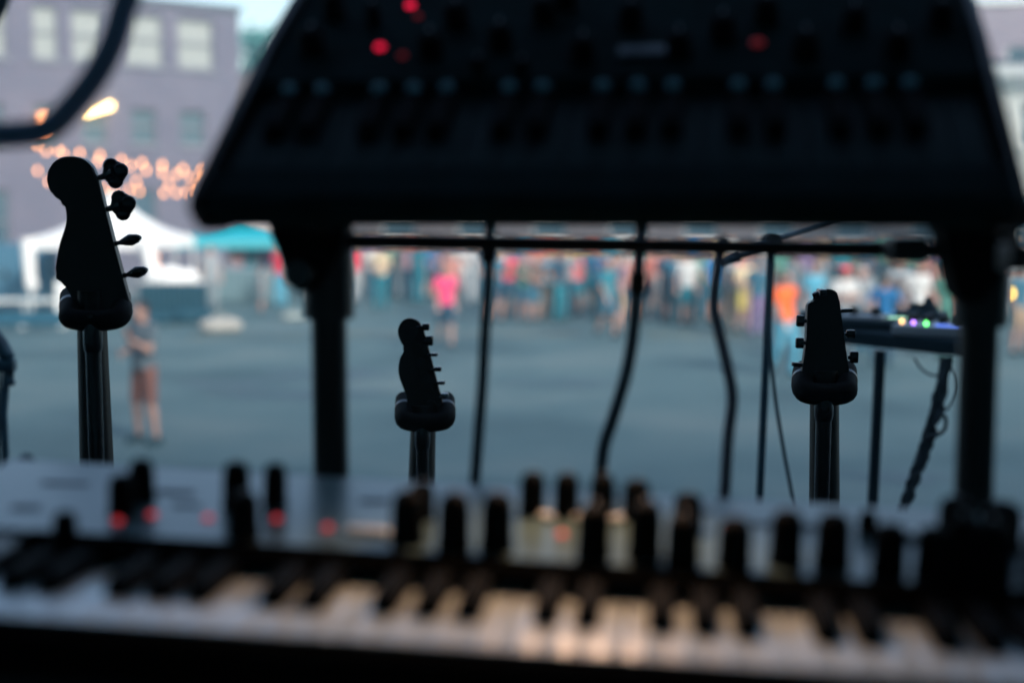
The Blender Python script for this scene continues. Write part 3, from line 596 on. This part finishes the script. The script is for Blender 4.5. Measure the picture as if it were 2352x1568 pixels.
for (px, py, w, d) in ((150, 1110, .035, .006), (60, 1165, .02, .01), (400, 1130, .03, .010), (430, 1160, .02, .006), (860, 1150, .02, .008), (1600, 1175, .02, .006), (1800, 1205, .045, .008), (1850, 1215, .03, .006)):
    b = MB(); b.box((0, 0, .0006), (w, d, .0008)); o = b.build('printed_mark', INK, lo); o.location = panel_hit(px, py); o.rotation_euler = (tilt, 0, .1)
# small arm sticking up at the left rear
b = MB(); b.tube([pt(-40, 1120, 1.28), pt(25, 1090, 1.30), pt(66, 1056, 1.32)], .008, 10); o = b.build('cable_end', TEALBLK, None, True); tag(o, 'dark cable end poking up past the left rear of the silver keyboard', 'cable')

# ------------------------------------------------------------------ upper synthesizer
UT = R(-8.1); UR = R(30.4)
up = empty('synthesizer', (-.209, .966, CAMZ - .0036), UT, 0); up.rotation_mode = 'XYZ'; up.rotation_euler = (UR, 0, UT)
tag(up, 'black three octave synthesizer tilted toward the player on the upper tier', 'synthesizer')
UM = Matrix.Translation(up.location) @ up.rotation_euler.to_matrix().to_4x4()
UK = mat('dark_unlit_key', (.010, .032, .036), .6, spec=.10)  # upper white keys; their lack of light is put into this dark colour
UB = mat('dark_slate_case', (.004, .019, .021), .8, noise=.3, scale=30, spec=.04)
GLINT = mat('pale_blue_key_glint', (.12, .36, .44), .2)  # added domes that stand for sky glints on the black keys
def uph(px, py, z=.012):
    o = UM @ Vector((0, 0, z)); n = (UM.to_3x3() @ Vector((0, 0, 1))).normalized(); return UM.inverted() @ hit(px, py, o, n)
x0, x1 = -.002, .530
keys(up, .004, 3, .0236, .100, UK, BK, 0, .045, True, .034)
b = MB(); P0 = [(.004, .001), (-.004, -.003), (-.005, -.009), (.004, -.024), (.03, -.041), (.06, -.056), (.40, -.060), (.40, .012), (.155, .012), (.150, -.012), (.043, -.012), (.041, .001)]
b.prism([(x0, y, z) for y, z in P0], (1, 0, 0), x1 - x0); b.build('body', UB, up)
for xx in (x0 - .008, x1):
    b = MB(); P1 = [(.004, .005), (-.006, .0), (-.008, -.009), (.001, -.026), (.03, -.044), (.06, -.059), (.41, -.066), (.41, .02), (.21, .018), (.165, .014)]
    b.prism([(xx, y, z) for y, z in P1], (1, 0, 0), .008, bev=.003); b.build('end_cheek', BLK, up, True)
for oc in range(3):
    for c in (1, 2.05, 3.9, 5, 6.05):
        b = MB(); b.lathe([(.0052, 0), (.0052, .0015), (.0042, .0035), (.0022, .0048), (.0003, .0052)], Matrix.Translation((.004 + (oc * 7 + c) * .0236, .138, .0118)), 14); b.build('glint_stud', GLINT, up, True)
for (px, py, d, h) in ((770, 40, .018, .02), (720, 120, .022, .02), (990, 130, .02, .02), (1050, 60, .02, .02), (1150, 110, .02, .02), (1250, 50, .02, .02), (1340, 140, .02, .02), (1450, 60, .02, .02), (1560, 130, .02, .02), (1660, 90, .02, .02), (1760, 50, .02, .02), (1850, 130, .02, .02), (1960, 70, .02, .02), (2060, 130, .02, .02), (2160, 60, .02, .02), (1100, 160, .012, .01), (1200, 165, .012, .01), (1300, 20, .02, .02), (860, 60, .012, .02)):
    knob(up, uph(px, py), d, h, KNB, 0)
LEDD = mat('dim_red_led', (1, .05, .05), .4, emit=(1, .03, .03), es=.03); 
for (px, py, m, r) in ((943, 15, LEDR, .004), (873, 110, LEDR, .0036), (985, 115, LEDD, .004), (925, 130, LEDD, .003), (1658, 40, LEDD, .005), (1740, 100, LEDD, .005), (960, 40, LEDD, .003)): led(up, uph(px, py), r, m, 0)
button(up, 1490, 125, .045, .016, mat('blue_grey_display', (.02, .04, .055), .5), lambda a, c: uph(a, c), 0, 'display')

# ------------------------------------------------------------------ two-tier keyboard stand
ks = empty('keyboard_stand', (0, 1.2, DZ)); tag(ks, 'black two tier keyboard stand with round posts and crossbar', 'stand')
def kp(px, py, d): return pt(px, py, d) - Vector((0, 1.2, DZ))
def post(px, d):
    t = kp(px, 530, d); return [(t.x, t.y, .02), (t.x, t.y, t.z)]
for px, d in ((753, 1.22), (2257, 1.12)):
    q = post(px, d); b = MB(); b.tube(q, .0155, 20); b.build('post', BLKM, ks, True)
    b = MB(); b.tube([(q[0][0], q[0][1] - .3, .02), (q[0][0], q[0][1] + .3, .02)], .015, 12); b.build('foot', BLKM, ks, True)
    b = MB(); b.tube([(q[0][0], q[0][1] - .44, .88), (q[0][0], q[0][1] + .05, .88)], .013, 12); b.build('lower_arm', BLKM, ks, True)
    z = q[1][2]
    b = MB(); b.tube([Vector((q[1][0], q[1][1], z)), Vector((q[1][0], q[1][1] - .12, z + .016)), Vector((q[1][0], q[1][1] - .15, z + .018))], .009, 12); b.build('upper_arm', RUB, ks, True)
    b = MB(); b.tube([(q[0][0], q[0][1], z - .075), (q[0][0], q[0][1], z + .005)], .022, 20); b.build('collar', BLK, ks, True)
b = MB(); b.tube([kp(770, 553, 1.22), kp(2257, 576, 1.13)], .0075, 12); b.build('crossbar', BLKM, ks, True)
# moulded bracket left
o1 = [(612, 500), (622, 545), (640, 585), (652, 625), (662, 655), (684, 672), (712, 668), (742, 640), (770, 600), (790, 560), (800, 500)]
b = MB(); b.prism([kp(x, y, 1.18) for x, y in o1], (0, 1, 0), .035, bev=.0012); b.build('bracket', RUB, ks, True)
o1 = [(2150, 500), (2178, 560), (2190, 640), (2200, 680), (2225, 700), (2262, 690), (2300, 640), (2330, 560), (2340, 500)]
b = MB(); b.prism([kp(x, y, 1.09) for x, y in o1], (0, 1, 0), .035, bev=.0012); b.build('bracket', RUB, ks, True)
b = MB(); b.box(kp(2080, 572, 1.12), (.03, .03, .022), bev=.004); b.build('clamp', BLK, ks, True)
b = MB(); b.box(kp(2332, 592, 1.02), (.018, .03, .02), bev=.003); b.tube([kp(2320, 520, 1.02), kp(2340, 600, 1.02)], .006, 10); b.build('clamp', BLK, ks, True)
b = MB(); b.tube([kp(690, 628, 1.16), kp(690, 628, 1.16) + Vector((0, -.02, 0))], .011, 16); b.build('knob', BLKG, ks, True)

# ------------------------------------------------------------------ cables
CG = 'cables hanging from the upper keyboard'
cab = mat('cable_rubber', (.05, .10, .13), .6); cab2 = mat('worn_grey_cable', (.22, .21, .25), .6)
def cable(pts, d, r, m, label, group=None):
    P = [pt(x, y, d if not isinstance(d, tuple) else d[0] + (d[1] - d[0]) * i / (len(pts) - 1)) for i, (x, y) in enumerate(pts)]
    if group:
        e = P[-1]; P += [e + Vector((-.005 * k, .01 * k, -.09 * k)) for k in range(1, int((e.z - DZ) / .09))]; e = P[-1]; P += [Vector((e.x + .02, e.y + .07, DZ + .02)), Vector((e.x + .07, e.y + .16, DZ + .012)), Vector((e.x + .15, e.y + .24, DZ + .012))]
    b = MB(); b.tube(smooth_path(P, 8), r, 12); o = b.build('hanging_cable', m, None, True); tag(o, label, 'cable', group); return o
def plug(o, px, py, d, r, L_, dx=0, m=RUB):
    a = pt(px, py, d); c = pt(px + dx, py + L_, d); b = MB(); b.tube([a, a.lerp(c, .2), a.lerp(c, .8), c], [r * .8, r, r, r * .7], 12); b.build('plug', m, o, True)
c = cable([(1128, 500), (1124, 560), (1122, 640), (1113, 780), (1108, 880), (1098, 1010), (1088, 1150)], 1.25, .0052, cab, 'straight black cable hanging left of centre, right of the middle guitar', CG); plug(c, 1124, 545, 1.25, .0075, 60, -3)
c = cable([(1476, 500), (1470, 570), (1464, 660), (1456, 750), (1440, 850), (1408, 960), (1386, 1030), (1376, 1150)], 1.25, .0058, cab, 'black cable bending left as it hangs, near the picture centre', CG); plug(c, 1466, 625, 1.25, .0075, 55, -3)
c = cable([(1662, 540), (1650, 610), (1640, 700), (1652, 760), (1668, 830), (1682, 910), (1672, 1010), (1663, 1150)], 1.3, .0055, cab2, 'wavy greyish cable hanging left of the microphone stand', CG)
c = cable([(330, -80), (290, 0), (262, 90), (222, 170), (160, 250), (110, 295), (50, 308), (-80, 312)], .95, .0092, mat('navy_thick_cable', (.20, .28, .44), .6), 'thick dark cable curving across the brick building at top left')
c = cable([(20, -60), (4, 10), (-30, 70)], 1.3, .006, cab, 'short bit of dark cable in the top left corner')
c = cable([(1776, 600), (1768, 760), (1778, 890), (1796, 1010), (1822, 1150), (1850, 1290)], 3.2, .0045, mat('slate_cable', (.03, .07, .09), .6), 'thin slate cable drooping beside the microphone stand')

# ------------------------------------------------------------------ microphone stands
def micstand(px, d, top, boom, label, lean=0):
    bz = pt(px, top, d); r = empty('microphone_stand', (bz.x + lean, bz.y, DZ)); tag(r, label, 'microphone stand', 'microphone stands on the stage')
    z = bz.z - DZ
    b = MB(); b.tube([(0, 0, .06), (-lean * .35, 0, z * .35)], .013, 14); b.build('pole', TEALBLK, r, True)
    b = MB(); b.tube([(-lean * .35, 0, z * .35), (-lean, 0, z)], .0095, 14); b.build('upper_pole', TEALBLK, r, True)
    b = MB(); b.tube([(-lean * .35, 0, z * .35 - .04), (-lean * .35, 0, z * .35 + .04)], .018, 14); b.build('clutch', RUB, r, True)
    for k in range(3):
        a = k * 2.094 + .4; b = MB(); b.tube([(0, 0, .16), (math.cos(a) * .3, math.sin(a) * .3, .012)], .008, 8); b.ball((math.cos(a) * .3, math.sin(a) * .3, .014), .014); b.build('leg', TEALBLK, r, True)
    P = [pt(x, y, dd) - Vector(r.location) for x, y, dd in boom]; b = MB(); b.tube(P, .0075, 12); b.build('boom_arm', TEALBLK, r, True)
    b = MB(); b.tube([P[0], P[0].lerp(P[1], .9)], [.009, .015], 14); b.build('counterweight', TEALBLK, r, True)
    b = MB(); b.tube([Vector((-lean, -.03, z)), Vector((-lean, .03, z))], .02, 14); b.build('pivot', RUB, r, True)
    return r
micstand(1772, 3.3, 555, [(1652, 604, 3.2), (1700, 585, 3.22), (1840, 530, 3.35), (1960, 485, 3.45)], 'dark blue boom microphone stand between third cable and rightmost guitar', lean=-.03)
r = empty('microphone_stand', (pt(6, 800, 3.4).x, pt(6, 800, 3.4).y, DZ)); tag(r, 'dark blue stand with a dangling rod at the left edge', 'microphone stand', 'microphone stands on the stage')
def lp(x, y, d=3.4): return pt(x, y, d) - Vector(r.location)
b = MB(); b.tube([lp(16, 850), lp(8, 950), (0, 0, .05)], .009, 12); b.build('pole', TEALBLK, r, True)
b = MB(); b.tube([lp(2, 850), lp(-4, 950), (-.03, 0, .1)], .004, 8); b.build('brace', TEALBLK, r, True)
b = MB(); b.tube([lp(-14, 760), lp(3, 790), lp(14, 815), lp(29, 822)], [.012, .017, .019, .010], 14); b.build('head', TEALBLK, r, True)
b = MB(); b.box(lp(14, 838), (.045, .03, .03), bev=.006); b.build('clamp', TEALBLK, r, True)
b = MB(); b.tube([lp(28, 826), lp(29, 850), lp(27, 878)], .0045, 8); b.ball(lp(27, 878), .009); b.build('hanging_rod', TEALBLK, r, True)
for k in range(3):
    a = k * 2.094 + .4; b = MB(); b.tube([(0, 0, .16), (math.cos(a) * .3, math.sin(a) * .3, .012)], .008, 8); b.build('leg', TEALBLK, r, True)

# ------------------------------------------------------------------ gear table on the right
TD = 3.75
c0 = pt(2030, 790, TD); r = empty('gear_table', (c0.x, c0.y, DZ)); tag(r, 'dark folding gear table on slanting legs at the right', 'table')
def tp(x, y, d=TD): return pt(x, y, d) - Vector(r.location)
topm = mat('dark_table_top', (.006, .020, .028), .7, spec=.1)
za = tp(2030, 800).z
A = [tp(1862, 776, 3.95), tp(2225, 822, 3.55), tp(2245, 778, 3.95), tp(1895, 752, 4.35)]
A = [Vector((p.x, p.y, za)) for p in A]
b = MB(); b.prism(A, (0, 0, 1), .036, bev=.005); b.build('tabletop', topm, r, True)
b = MB(); P = [tp(2022, 805, 3.72), tp(2016, 930, 3.72)]; P.append(P[1] + (P[1] - P[0]) * 5.2); P[-1].z = .0; b.tube(P, .0145, 14); b.build('leg', topm, r, True)
b = MB(); P = [tp(2172, 820, 3.6), tp(2160, 900, 3.6), tp(2128, 1010, 3.6), tp(2078, 1160, 3.6)]; P.append(Vector((P[3].x - .1, P[3].y, 0))); b.tube(P, .0135, 14); b.build('leg', topm, r, True)
rn = random.Random(5)
wr = mat('teal_cable_sheath', (.010, .03, .04), .6)
for k in range(5):     # cables wound round the slanting leg
    P = [tp(2172 - 97 * (t / 12) ** 1.45 + rn.uniform(-15, 15), 820 + 345 * t / 12, 3.57) for t in range(13)]
    b = MB(); b.tube(smooth_path(P, 4), .0045, 8); o = b.build('wound_cable', wr, None, True); o.location = r.location; tag(o, 'cable wound round the slanting leg of the gear table', 'cable', 'cables wound round the gear table leg')
b = MB(); b.tube(smooth_path([tp(2130, 1000, 3.55), tp(2150, 1000, 3.55), tp(2170, 985, 3.55), tp(2172, 960, 3.55), tp(2160, 950, 3.55), tp(2150, 962, 3.55)], 6), .005, 8); o = b.build('cable_loop', wr, None, True); o.location = r.location; tag(o, 'small loop of cable sticking out from the slanting table leg', 'cable')
for k, (q, lab) in enumerate((([(2100, 822), (2120, 850), (2150, 862), (2170, 840), (2165, 822)], 'thin cable drooping left under the gear table'), ([(2170, 830), (2195, 860), (2198, 900), (2175, 940), (2160, 930)], 'thin cable drooping right of the slanting table leg'))):
    b = MB(); b.tube(smooth_path([tp(x, y, 3.6) for x, y in q], 6), .003, 8); o = b.build('drooping_cable', mat('grey_thin_cable', (.06, .08, .09), .6), None, True); o.location = r.location; tag(o, lab, 'cable')
def device(name, cx, cy, d, size, m, label, cat, rz=-.5, tl=.0, z=0):
    p = pt(cx, cy, d); e = empty(name, (p.x, p.y, DZ + za + .037 + z), rz, tl); tag(e, label, cat)
    b = MB(); b.box((0, 0, size[2] / 2), size, bev=.006); b.build('body', m, e, True); return e
gd = mat('slate_device', (.015, .035, .045), .6, spec=.2); pale = mat('pale_device', (.30, .34, .36), .4)
def glow(n, c, s): return mat(n, c, .4, emit=c, es=s)
e = device('mixer', 2160, 785, 3.75, (.22, .17, .028), pale, 'pale mixer with coloured lights at the right of the gear table', 'mixer')
for (x, y, c, nm, s_) in ((-.095, -.03, (1, .5, .15), 'amber_light', 2), (-.06, -.05, (.45, .2, 1), 'violet_light', 2), (-.025, -.06, (.15, 1, .2), 'green_light', 2.4)):
    b = MB(); b.ball((x, y, .033), .005); b.build('light', glow(nm, c, s_), e, True)
b = MB(); b.box((.03, -.06, .0285), (.06, .025, .003)); b.build('display', glow('blue_display', (.12, .25, 1), .6), e)
for x in range(5):
    for y in range(2): b = MB(); b.lathe([(.010, 0), (.009, .02), (.002, .022)], Matrix.Translation((-.08 + x * .04, .01 + y * .045, .028)), 12); b.build('knob', BLK, e, True)
e = device('sampler', 2045, 770, 3.95, (.30, .2, .026), gd, 'dark sampler with a green lit strip in the middle of the gear table', 'sampler')
b = MB(); b.box((0, -.0, .0275), (.08, .03, .003)); b.build('display', glow('green_display', (.45, .9, .6), .4), e)
for x in range(4): b = MB(); b.box((-.12 + x * .03, .05, .029), (.022, .022, .008), bev=.002); b.build('pad', pale, e, True)
e = device('pedal_case', 1920, 764, 4.05, (.20, .14, .035), gd, 'dark case standing at the left end of the gear table', 'case', -.3)
b = MB(); b.tube(smooth_path([(-.05, -.073, .018), (-.04, -.09, .018), (.04, -.09, .018), (.05, -.073, .018)]), .005, 8); b.build('handle', RUB, e, True)
e = device('effects_box', 1985, 760, 3.95, (.12, .09, .035), pale, 'small pale effects box beside the rightmost guitar headstock', 'effects box')
for x in (-.03, .03): b = MB(); b.lathe([(.012, 0), (.010, .02), (.002, .022)], Matrix.Translation((x, 0, .035)), 12); b.build('knob', BLK, e, True)
for (cx, cy, hh, lab) in ((2098, 748, .055, 'dark drinks can standing left of the mixer on the gear table'), (2132, 745, .07, 'dark stubby bottle standing behind the mixer on the gear table'), (2012, 760, .045, 'small dark pot between the effects box and the sampler')):
    p = pt(cx, cy, 4.0); b = MB(); b.lathe([(.024, 0), (.026, .006), (.026, hh * .7), (.018, hh * .85), (.012, hh), (.011, hh * 1.15)], Matrix(), 16); o = b.build('drinks_bottle', gd, None, True); o.location = (p.x, p.y, DZ + za + .037); tag(o, lab, 'bottle')
e = device('small_case', 2115, 752, 4.0, (.13, .1, .04), gd, 'little dark case behind the mixer on the gear table', 'case')
b = MB(); b.tube(smooth_path([(-.03, 0, .04), (-.02, 0, .055), (.02, 0, .055), (.03, 0, .04)]), .005, 8); b.build('handle', RUB, e, True)

# ------------------------------------------------------------------ guitars on hanging stands (in focus)
def guitar(name, d, outline, tz, neck, label, cat, body_off, thick=.015, tuners=(), edge=None, pegs=()):
    o0 = pt((neck[0][0] + neck[0][1]) / 2, neck[0][2], d); base = Vector((o0.x, o0.y, DZ + .1)); r = empty(name, base); tag(r, label, cat)
    q = lambda x, y, dd=0: pt(x, y, d + dd) - base
    b = MB(); b.prism([q(x, y) for x, y in smooth2(outline)], (0, 1, 0), thick, bev=.002); b.build('headstock', WOODD, r, True, 50)
    if edge: b = MB(); b.tube([q(x, y, .004) for x, y in edge], .0022, 8); b.build('headstock_edge', WOODE, r, True)
    # neck: D-shaped taper down to the body
    (l0, r0, y0), (l1, r1, y1) = neck; a = q((l0 + r0) / 2, y0, .01); c = q((l1 + r1) / 2, y1, .01); w0 = (r0 - l0) / F * d / 2; w1 = (r1 - l1) / F * d / 2
    dr = (c - a).normalized(); e = a + dr * .62; w2 = w0 + (w1 - w0) * .62 / max((c - a).length, .01); w2 = min(w2, .031)
    b = MB(); rings = []
    for p, w in ((a - dr * .05, w0 * .96), (a, w0), (c, w1), (e, w2)):
        rings.append([b.b.verts.new(p + Vector((w * math.cos(t), (-.022 if math.sin(t) > 0 else -.004) * abs(math.sin(t)) * (1 if math.sin(t) > 0 else -1), 0))) for t in [k * 2 * math.pi / 20 for k in range(20)]])
    for A_, B_ in zip(rings, rings[1:]):
        for k in range(20): b.b.faces.new((A_[k], A_[(k + 1) % 20], B_[(k + 1) % 20], B_[k]))
    b.b.faces.new(rings[0]); b.b.faces.new(rings[-1]); b.build('neck', WOODD, r, True)
    # body
    o = []; n = 40
    for k in range(n):
        t = 2 * math.pi * k / n; rr = .17 + .035 * math.cos(2 * t) ; o.append(e + Vector((rr * math.sin(t) * (.95 if math.cos(t) < 0 else .86), -.005, -.12 + .225 * math.cos(t) * (1 + .12 * math.sin(t)) - (.0 if math.cos(t) < .75 else .06 * (math.cos(t) - .75) * 4 * (1 - abs(math.sin(t)))))))
    b = MB(); b.prism(o, (0, 1, 0), .042, bev=.008); b.build('body', WOODD, r, True)
    return r, q
def smooth2(P):
    out = []
    for i in range(len(P)):
        a, b_, c, d = P[i - 1], P[i], P[(i + 1) % len(P)], P[(i + 2) % len(P)]
        sharp = len(b_) > 2 or len(c) > 2
        if sharp: out.append((b_[0], b_[1])); continue
        for k in range(4):
            t = k / 4
            out.append(tuple(.5 * (2 * b_[j] + (c[j] - a[j]) * t + (2 * a[j] - 5 * b_[j] + 4 * c[j] - d[j]) * t * t + (3 * b_[j] - a[j] - 3 * c[j] + d[j]) * t ** 3) for j in (0, 1)))
    return out
def gstand(d, path, rad, pole, label, py_top, foam):
    """hanging stand: one post with a U-shaped padded yoke; path: near base line of the yoke, arms run forward"""
    px, pr = pole; p0 = pt(px, py_top, d - .035); r = empty('guitar_stand', (p0.x, p0.y, DZ)); tag(r, label, 'guitar stand', 'guitar stands in a row')
    bl = Vector(r.location); z = p0.z - DZ
    b = MB(); b.tube([(0, 0, .1), (0, 0, z * .55)], pr * 1.25, 18); b.tube([(0, 0, z * .55), (0, 0, z)], pr, 18); b.build('post', BLKG, r, True)
    (xl, xr, yy) = path; A = pt(xl, yy, d - .02) - bl; B = pt(xr, yy, d - .02) - bl; M_ = (A + B) / 2; f = Vector((M_.x + bl.x, M_.y + bl.y, 0)).normalized() * .075 + Vector((0, 0, .019))
    w = (B - A).length
    P = [A + f, A + f * .5, A + f * .10, A.lerp(M_, .10) + Vector((0, -.010, -.004)), A.lerp(M_, .55) + Vector((0, -.014, -.007)), M_ + Vector((0, -.014, -.008)), B.lerp(M_, .55) + Vector((0, -.014, -.007)), B.lerp(M_, .10) + Vector((0, -.010, -.004)), B + f * .10, B + f * .5, B + f]
    b = MB(); b.tube(smooth_path(P, 4), rad, 16); b.ball(P[0], rad); b.ball(P[-1], rad); b.build('yoke', RUB, r, True)
    for s, E in ((0, A), (1, B)):
        b = MB(); b.tube([E + f * .42, E + f * .55], rad * 1.04, 18); b.build('collar', foam, r, True)
    b = MB(); b.lathe([(pr * 1.1, -.03), (pr * 1.22, -.02), (pr * 1.22, .0), (pr * 1.05, .02)], Matrix.Translation((0, 0, z - .012)), 18); b.build('yoke_hub', BLKG, r, True)
    b = MB(); b.tube([(0, 0, z * .55 - .03), (0, 0, z * .55 + .03)], pr * 1.7, 16); b.build('clutch', BLK, r, True)
    for k in range(3):
        a = k * 2.094 + .5; b = MB(); b.tube([(0, 0, .22), (math.cos(a) * .32, math.sin(a) * .32, .014)], .009, 10); b.ball((math.cos(a) * .32, math.sin(a) * .32, .016), .015); b.build('leg', BLKM, r, True)
COLM = mat('grey_foam_collar', (.020, .024, .028), .35)
# --- bass guitar (left)
Z2 = lambda x, y, *s: (x * .3, 329.3 + y * .3) + tuple(s)
bo = [Z2(*p) for p in ((545, 100), (640, 122), (712, 190), (752, 280, 1), (800, 480, 1), (870, 760, 1), (935, 1010, 1), (985, 1200, 1), (815, 1330, 1), (595, 1330, 1), (560, 1180, 1), (520, 1105, 1), (468, 1062, 1), (425, 1036, 1), (424, 960), (440, 850), (465, 740), (495, 650), (508, 580), (503, 510), (480, 455), (402, 392), (366, 320), (360, 255), (385, 175), (455, 115))]
g, q = guitar('bass_guitar', 1.95, bo, 0, ((178, 246, 750), (184, 262, 1070)), 'bass guitar with four clover tuners hanging on the left stand', 'bass guitar', 0)
def clover(cx, cy, sx, sy, rad, flat, g, q, d=1.95):
    c = q(cx, cy, -.002); s = q(sx, sy, .006); R_ = rad / F * d
    b = MB(); b.tube([s, s.lerp(c, .4), c], [.0035, .003, .006], 10)
    ax = (c - s).normalized()
    if flat:   # seen edge-on
        b.tube([s.lerp(c, .35), s.lerp(c, .7), c, c + ax * R_ * .75, c + ax * R_ * 1.15], [.0035, .0065, .0085, .006, .0025], 12)
    else:
        up_ = Vector((-ax.z, 0, ax.x)).normalized()
        for o_, k in ((up_ * .52 - ax * .12, .56), (-up_ * .52 - ax * .12, .56), (ax * .48, .56), (Vector((0, 0, 0)), .84)): b.ball(c + o_ * R_, (k * R_, .0045, k * R_))
        b.tube([s, s.lerp(c, .5), c], [.0035, .0055, R_ * .5], 10)
    b.build('tuner', BLKG, g, True)
clover(263, 397, 226, 409, 33, False, g, q); clover(281, 471, 244, 481, 33, False, g, q)
clover(300, 551, 264, 560, 24, True, g, q); clover(315, 625, 284, 633, 24, True, g, q)
gstand(1.95, (160, 280, 722), .0142, (212, .0105), 'black guitar stand whose padded yoke carries the bass', 735, COLM)
# --- middle guitar
Z4 = lambda x, y, *s: (846.7 + x * .2759, 696.2 + y * .2759) + tuple(s)
bo = [Z4(*p) for p in ((350, 125), (412, 148), (440, 195), (462, 260, 1), (500, 400, 1), (545, 580, 1), (592, 760, 1), (625, 900, 1), (560, 1000, 1), (350, 1000, 1), (335, 880, 1), (312, 770), (282, 690), (256, 615), (247, 540), (260, 460), (288, 405), (295, 370), (264, 315), (242, 240), (262, 170), (300, 135))]
g, q = guitar('electric_guitar', 2.5, bo, 0, ((942, 1001, 994), (937, 999, 1115)), 'electric guitar with six tuners in line hanging on the middle stand', 'guitar', 0, edge=[Z4(*p) for p in ((445, 200), (480, 330), (520, 480), (560, 640), (600, 790), (628, 900))])
for i, (cx, cy) in enumerate(((370, 245), (402, 368), (432, 492), (463, 605), (495, 725), (520, 840))):
    x, y = Z4(cx, cy); c = q(x, y, -.001); b = MB(); b.tube([c, c + Vector((0, -.007, 0))], .0085, 18); b.build('tuner_housing', BLKM, g, True)
for i, (sx, sy, cx, cy, hh) in enumerate(((400, 200, 478, 196, 32), (455, 318, 508, 310, 46), (485, 432, 548, 426, 16), (520, 553, 578, 546, 22), (550, 668, 608, 660, 17), (590, 782, 636, 768, 26))):
    s = q(*Z4(sx, sy), .0); c = q(*Z4(cx, cy), -.002); k = .2759 / F * 2.5; b = MB(); b.tube([s, c], .0028, 10)
    b.box(c, (60 * k, .016, hh * 2 * k * .9), bev=.0025); b.build('tuner', CHROME if i == 5 else BLKG, g, True)
gstand(2.5, (927, 1026, 958), .0160, (970, .011), 'black guitar stand whose padded yoke carries the middle guitar', 975, COLM)
# --- right guitar
Z6 = lambda x, y, *s: (1787.5 + x * .216, 649.2 + y * .216) + tuple(s)
bo = [Z6(*p) for p in ((312, 262), (322, 225), (360, 200), (402, 190, 1), (404, 165, 1), (390, 128), (398, 102), (440, 90), (480, 80), (540, 68), (600, 84), (638, 128), (655, 200, 1), (700, 560, 1), (750, 900, 1), (775, 1050, 1), (650, 1180, 1), (340, 1180, 1), (235, 1040, 1), (265, 870, 1), (298, 620, 1), (306, 400, 1))]
g, q = guitar('acoustic_guitar', 2.3, bo, 0, ((1860, 1927, 920), (1858, 1929, 1160)), 'guitar with three tuners each side hanging on the right stand', 'guitar', 0)
for (sx, sy, cx, cy, w, h) in ((310, 405, 235, 405, 88, 124), (298, 640, 228, 640, 88, 114), (262, 876, 200, 868, 110, 44), (668, 300, 735, 296, 105, 42), (705, 552, 770, 546, 95, 92), (740, 795, 806, 790, 90, 126)):
    s = q(*Z6(sx, sy), .004); c = q(*Z6(cx, cy), .002); k = .216 / F * 2.3; b = MB(); b.tube([s, c], .0032, 10); b.box(c, (w * k, .010, h * k), Matrix.Rotation(R(4 if h < 60 and cx < 400 else -3 if h < 60 else 0), 3, 'Y'), bev=min(w, h) * k * .22); b.build('tuner', BLKG, g, True)
gstand(2.3, (1843, 1944, 892), .0178, (1893, .0125), 'black guitar stand whose padded yoke carries the right guitar', 905, COLM)
b = MB(); p = pt(1887, 672, 2.28); b.box(p, (.012, .03, .012), bev=.003); b.tube([p, p + Vector((-.012, .005, -.006))], .005, 10); o = b.build('clip_tuner', BLKG, None, True); tag(o, 'small clip-on tuner gripping the tip of the right guitar headstock', 'clip-on tuner')

# ------------------------------------------------------------------ warm clip lamp under the upper tier; its light falls on the keys
LB = Vector((.07, 1.06, 3.046))
r = empty('clip_lamp', LB); tag(r, 'small warm clip lamp tucked under the upper keyboard, lighting the lower keys', 'lamp')
b = MB(); b.tube(smooth_path([(0, .004, .006), (.02, .05, .002), (.06, .09, -.004), (.10, .10, -.012)]), .003, 8); b.build('gooseneck', BLKM, r, True)
sh = MB(); LD = Vector((-.12, -.62, -.78)).normalized(); sh.lathe([(.019, .0), (.015, -.014), (.008, -.018), (.0185, -.0005)], LD.to_track_quat('Z', 'Y').to_matrix().to_4x4(), 16); sh.build('shade', BLKM, r, True)
ld = bpy.data.lights.new('lamp_light', 'SPOT'); ld.energy = 1.25; ld.color = (1, .58, .33); ld.shadow_soft_size = .014; ld.spot_size = R(96); ld.spot_blend = .8
lo_ = bpy.data.objects.new('lamp_light', ld); COL.objects.link(lo_); lo_.parent = r; lo_.location = LD * .022; lo_.rotation_euler = LD.to_track_quat('-Z', 'Y').to_euler()

# ------------------------------------------------------------------ evening haze over the street
hz = bpy.data.materials.new('haze_air'); hz.use_nodes = True; t = hz.node_tree; t.nodes.clear()
mo = t.nodes.new('ShaderNodeOutputMaterial'); pv = t.nodes.new('ShaderNodeVolumePrincipled'); pv.inputs['Density'].default_value = .003; pv.inputs['Color'].default_value = (.50, .88, 1, 1); pv.inputs['Anisotropy'].default_value = .2
t.links.new(pv.outputs[0], mo.inputs['Volume'])
b = MB(); b.box((0, 50, 6), (440, 240, 14)); tag(b.build('haze', hz), kind='stuff')
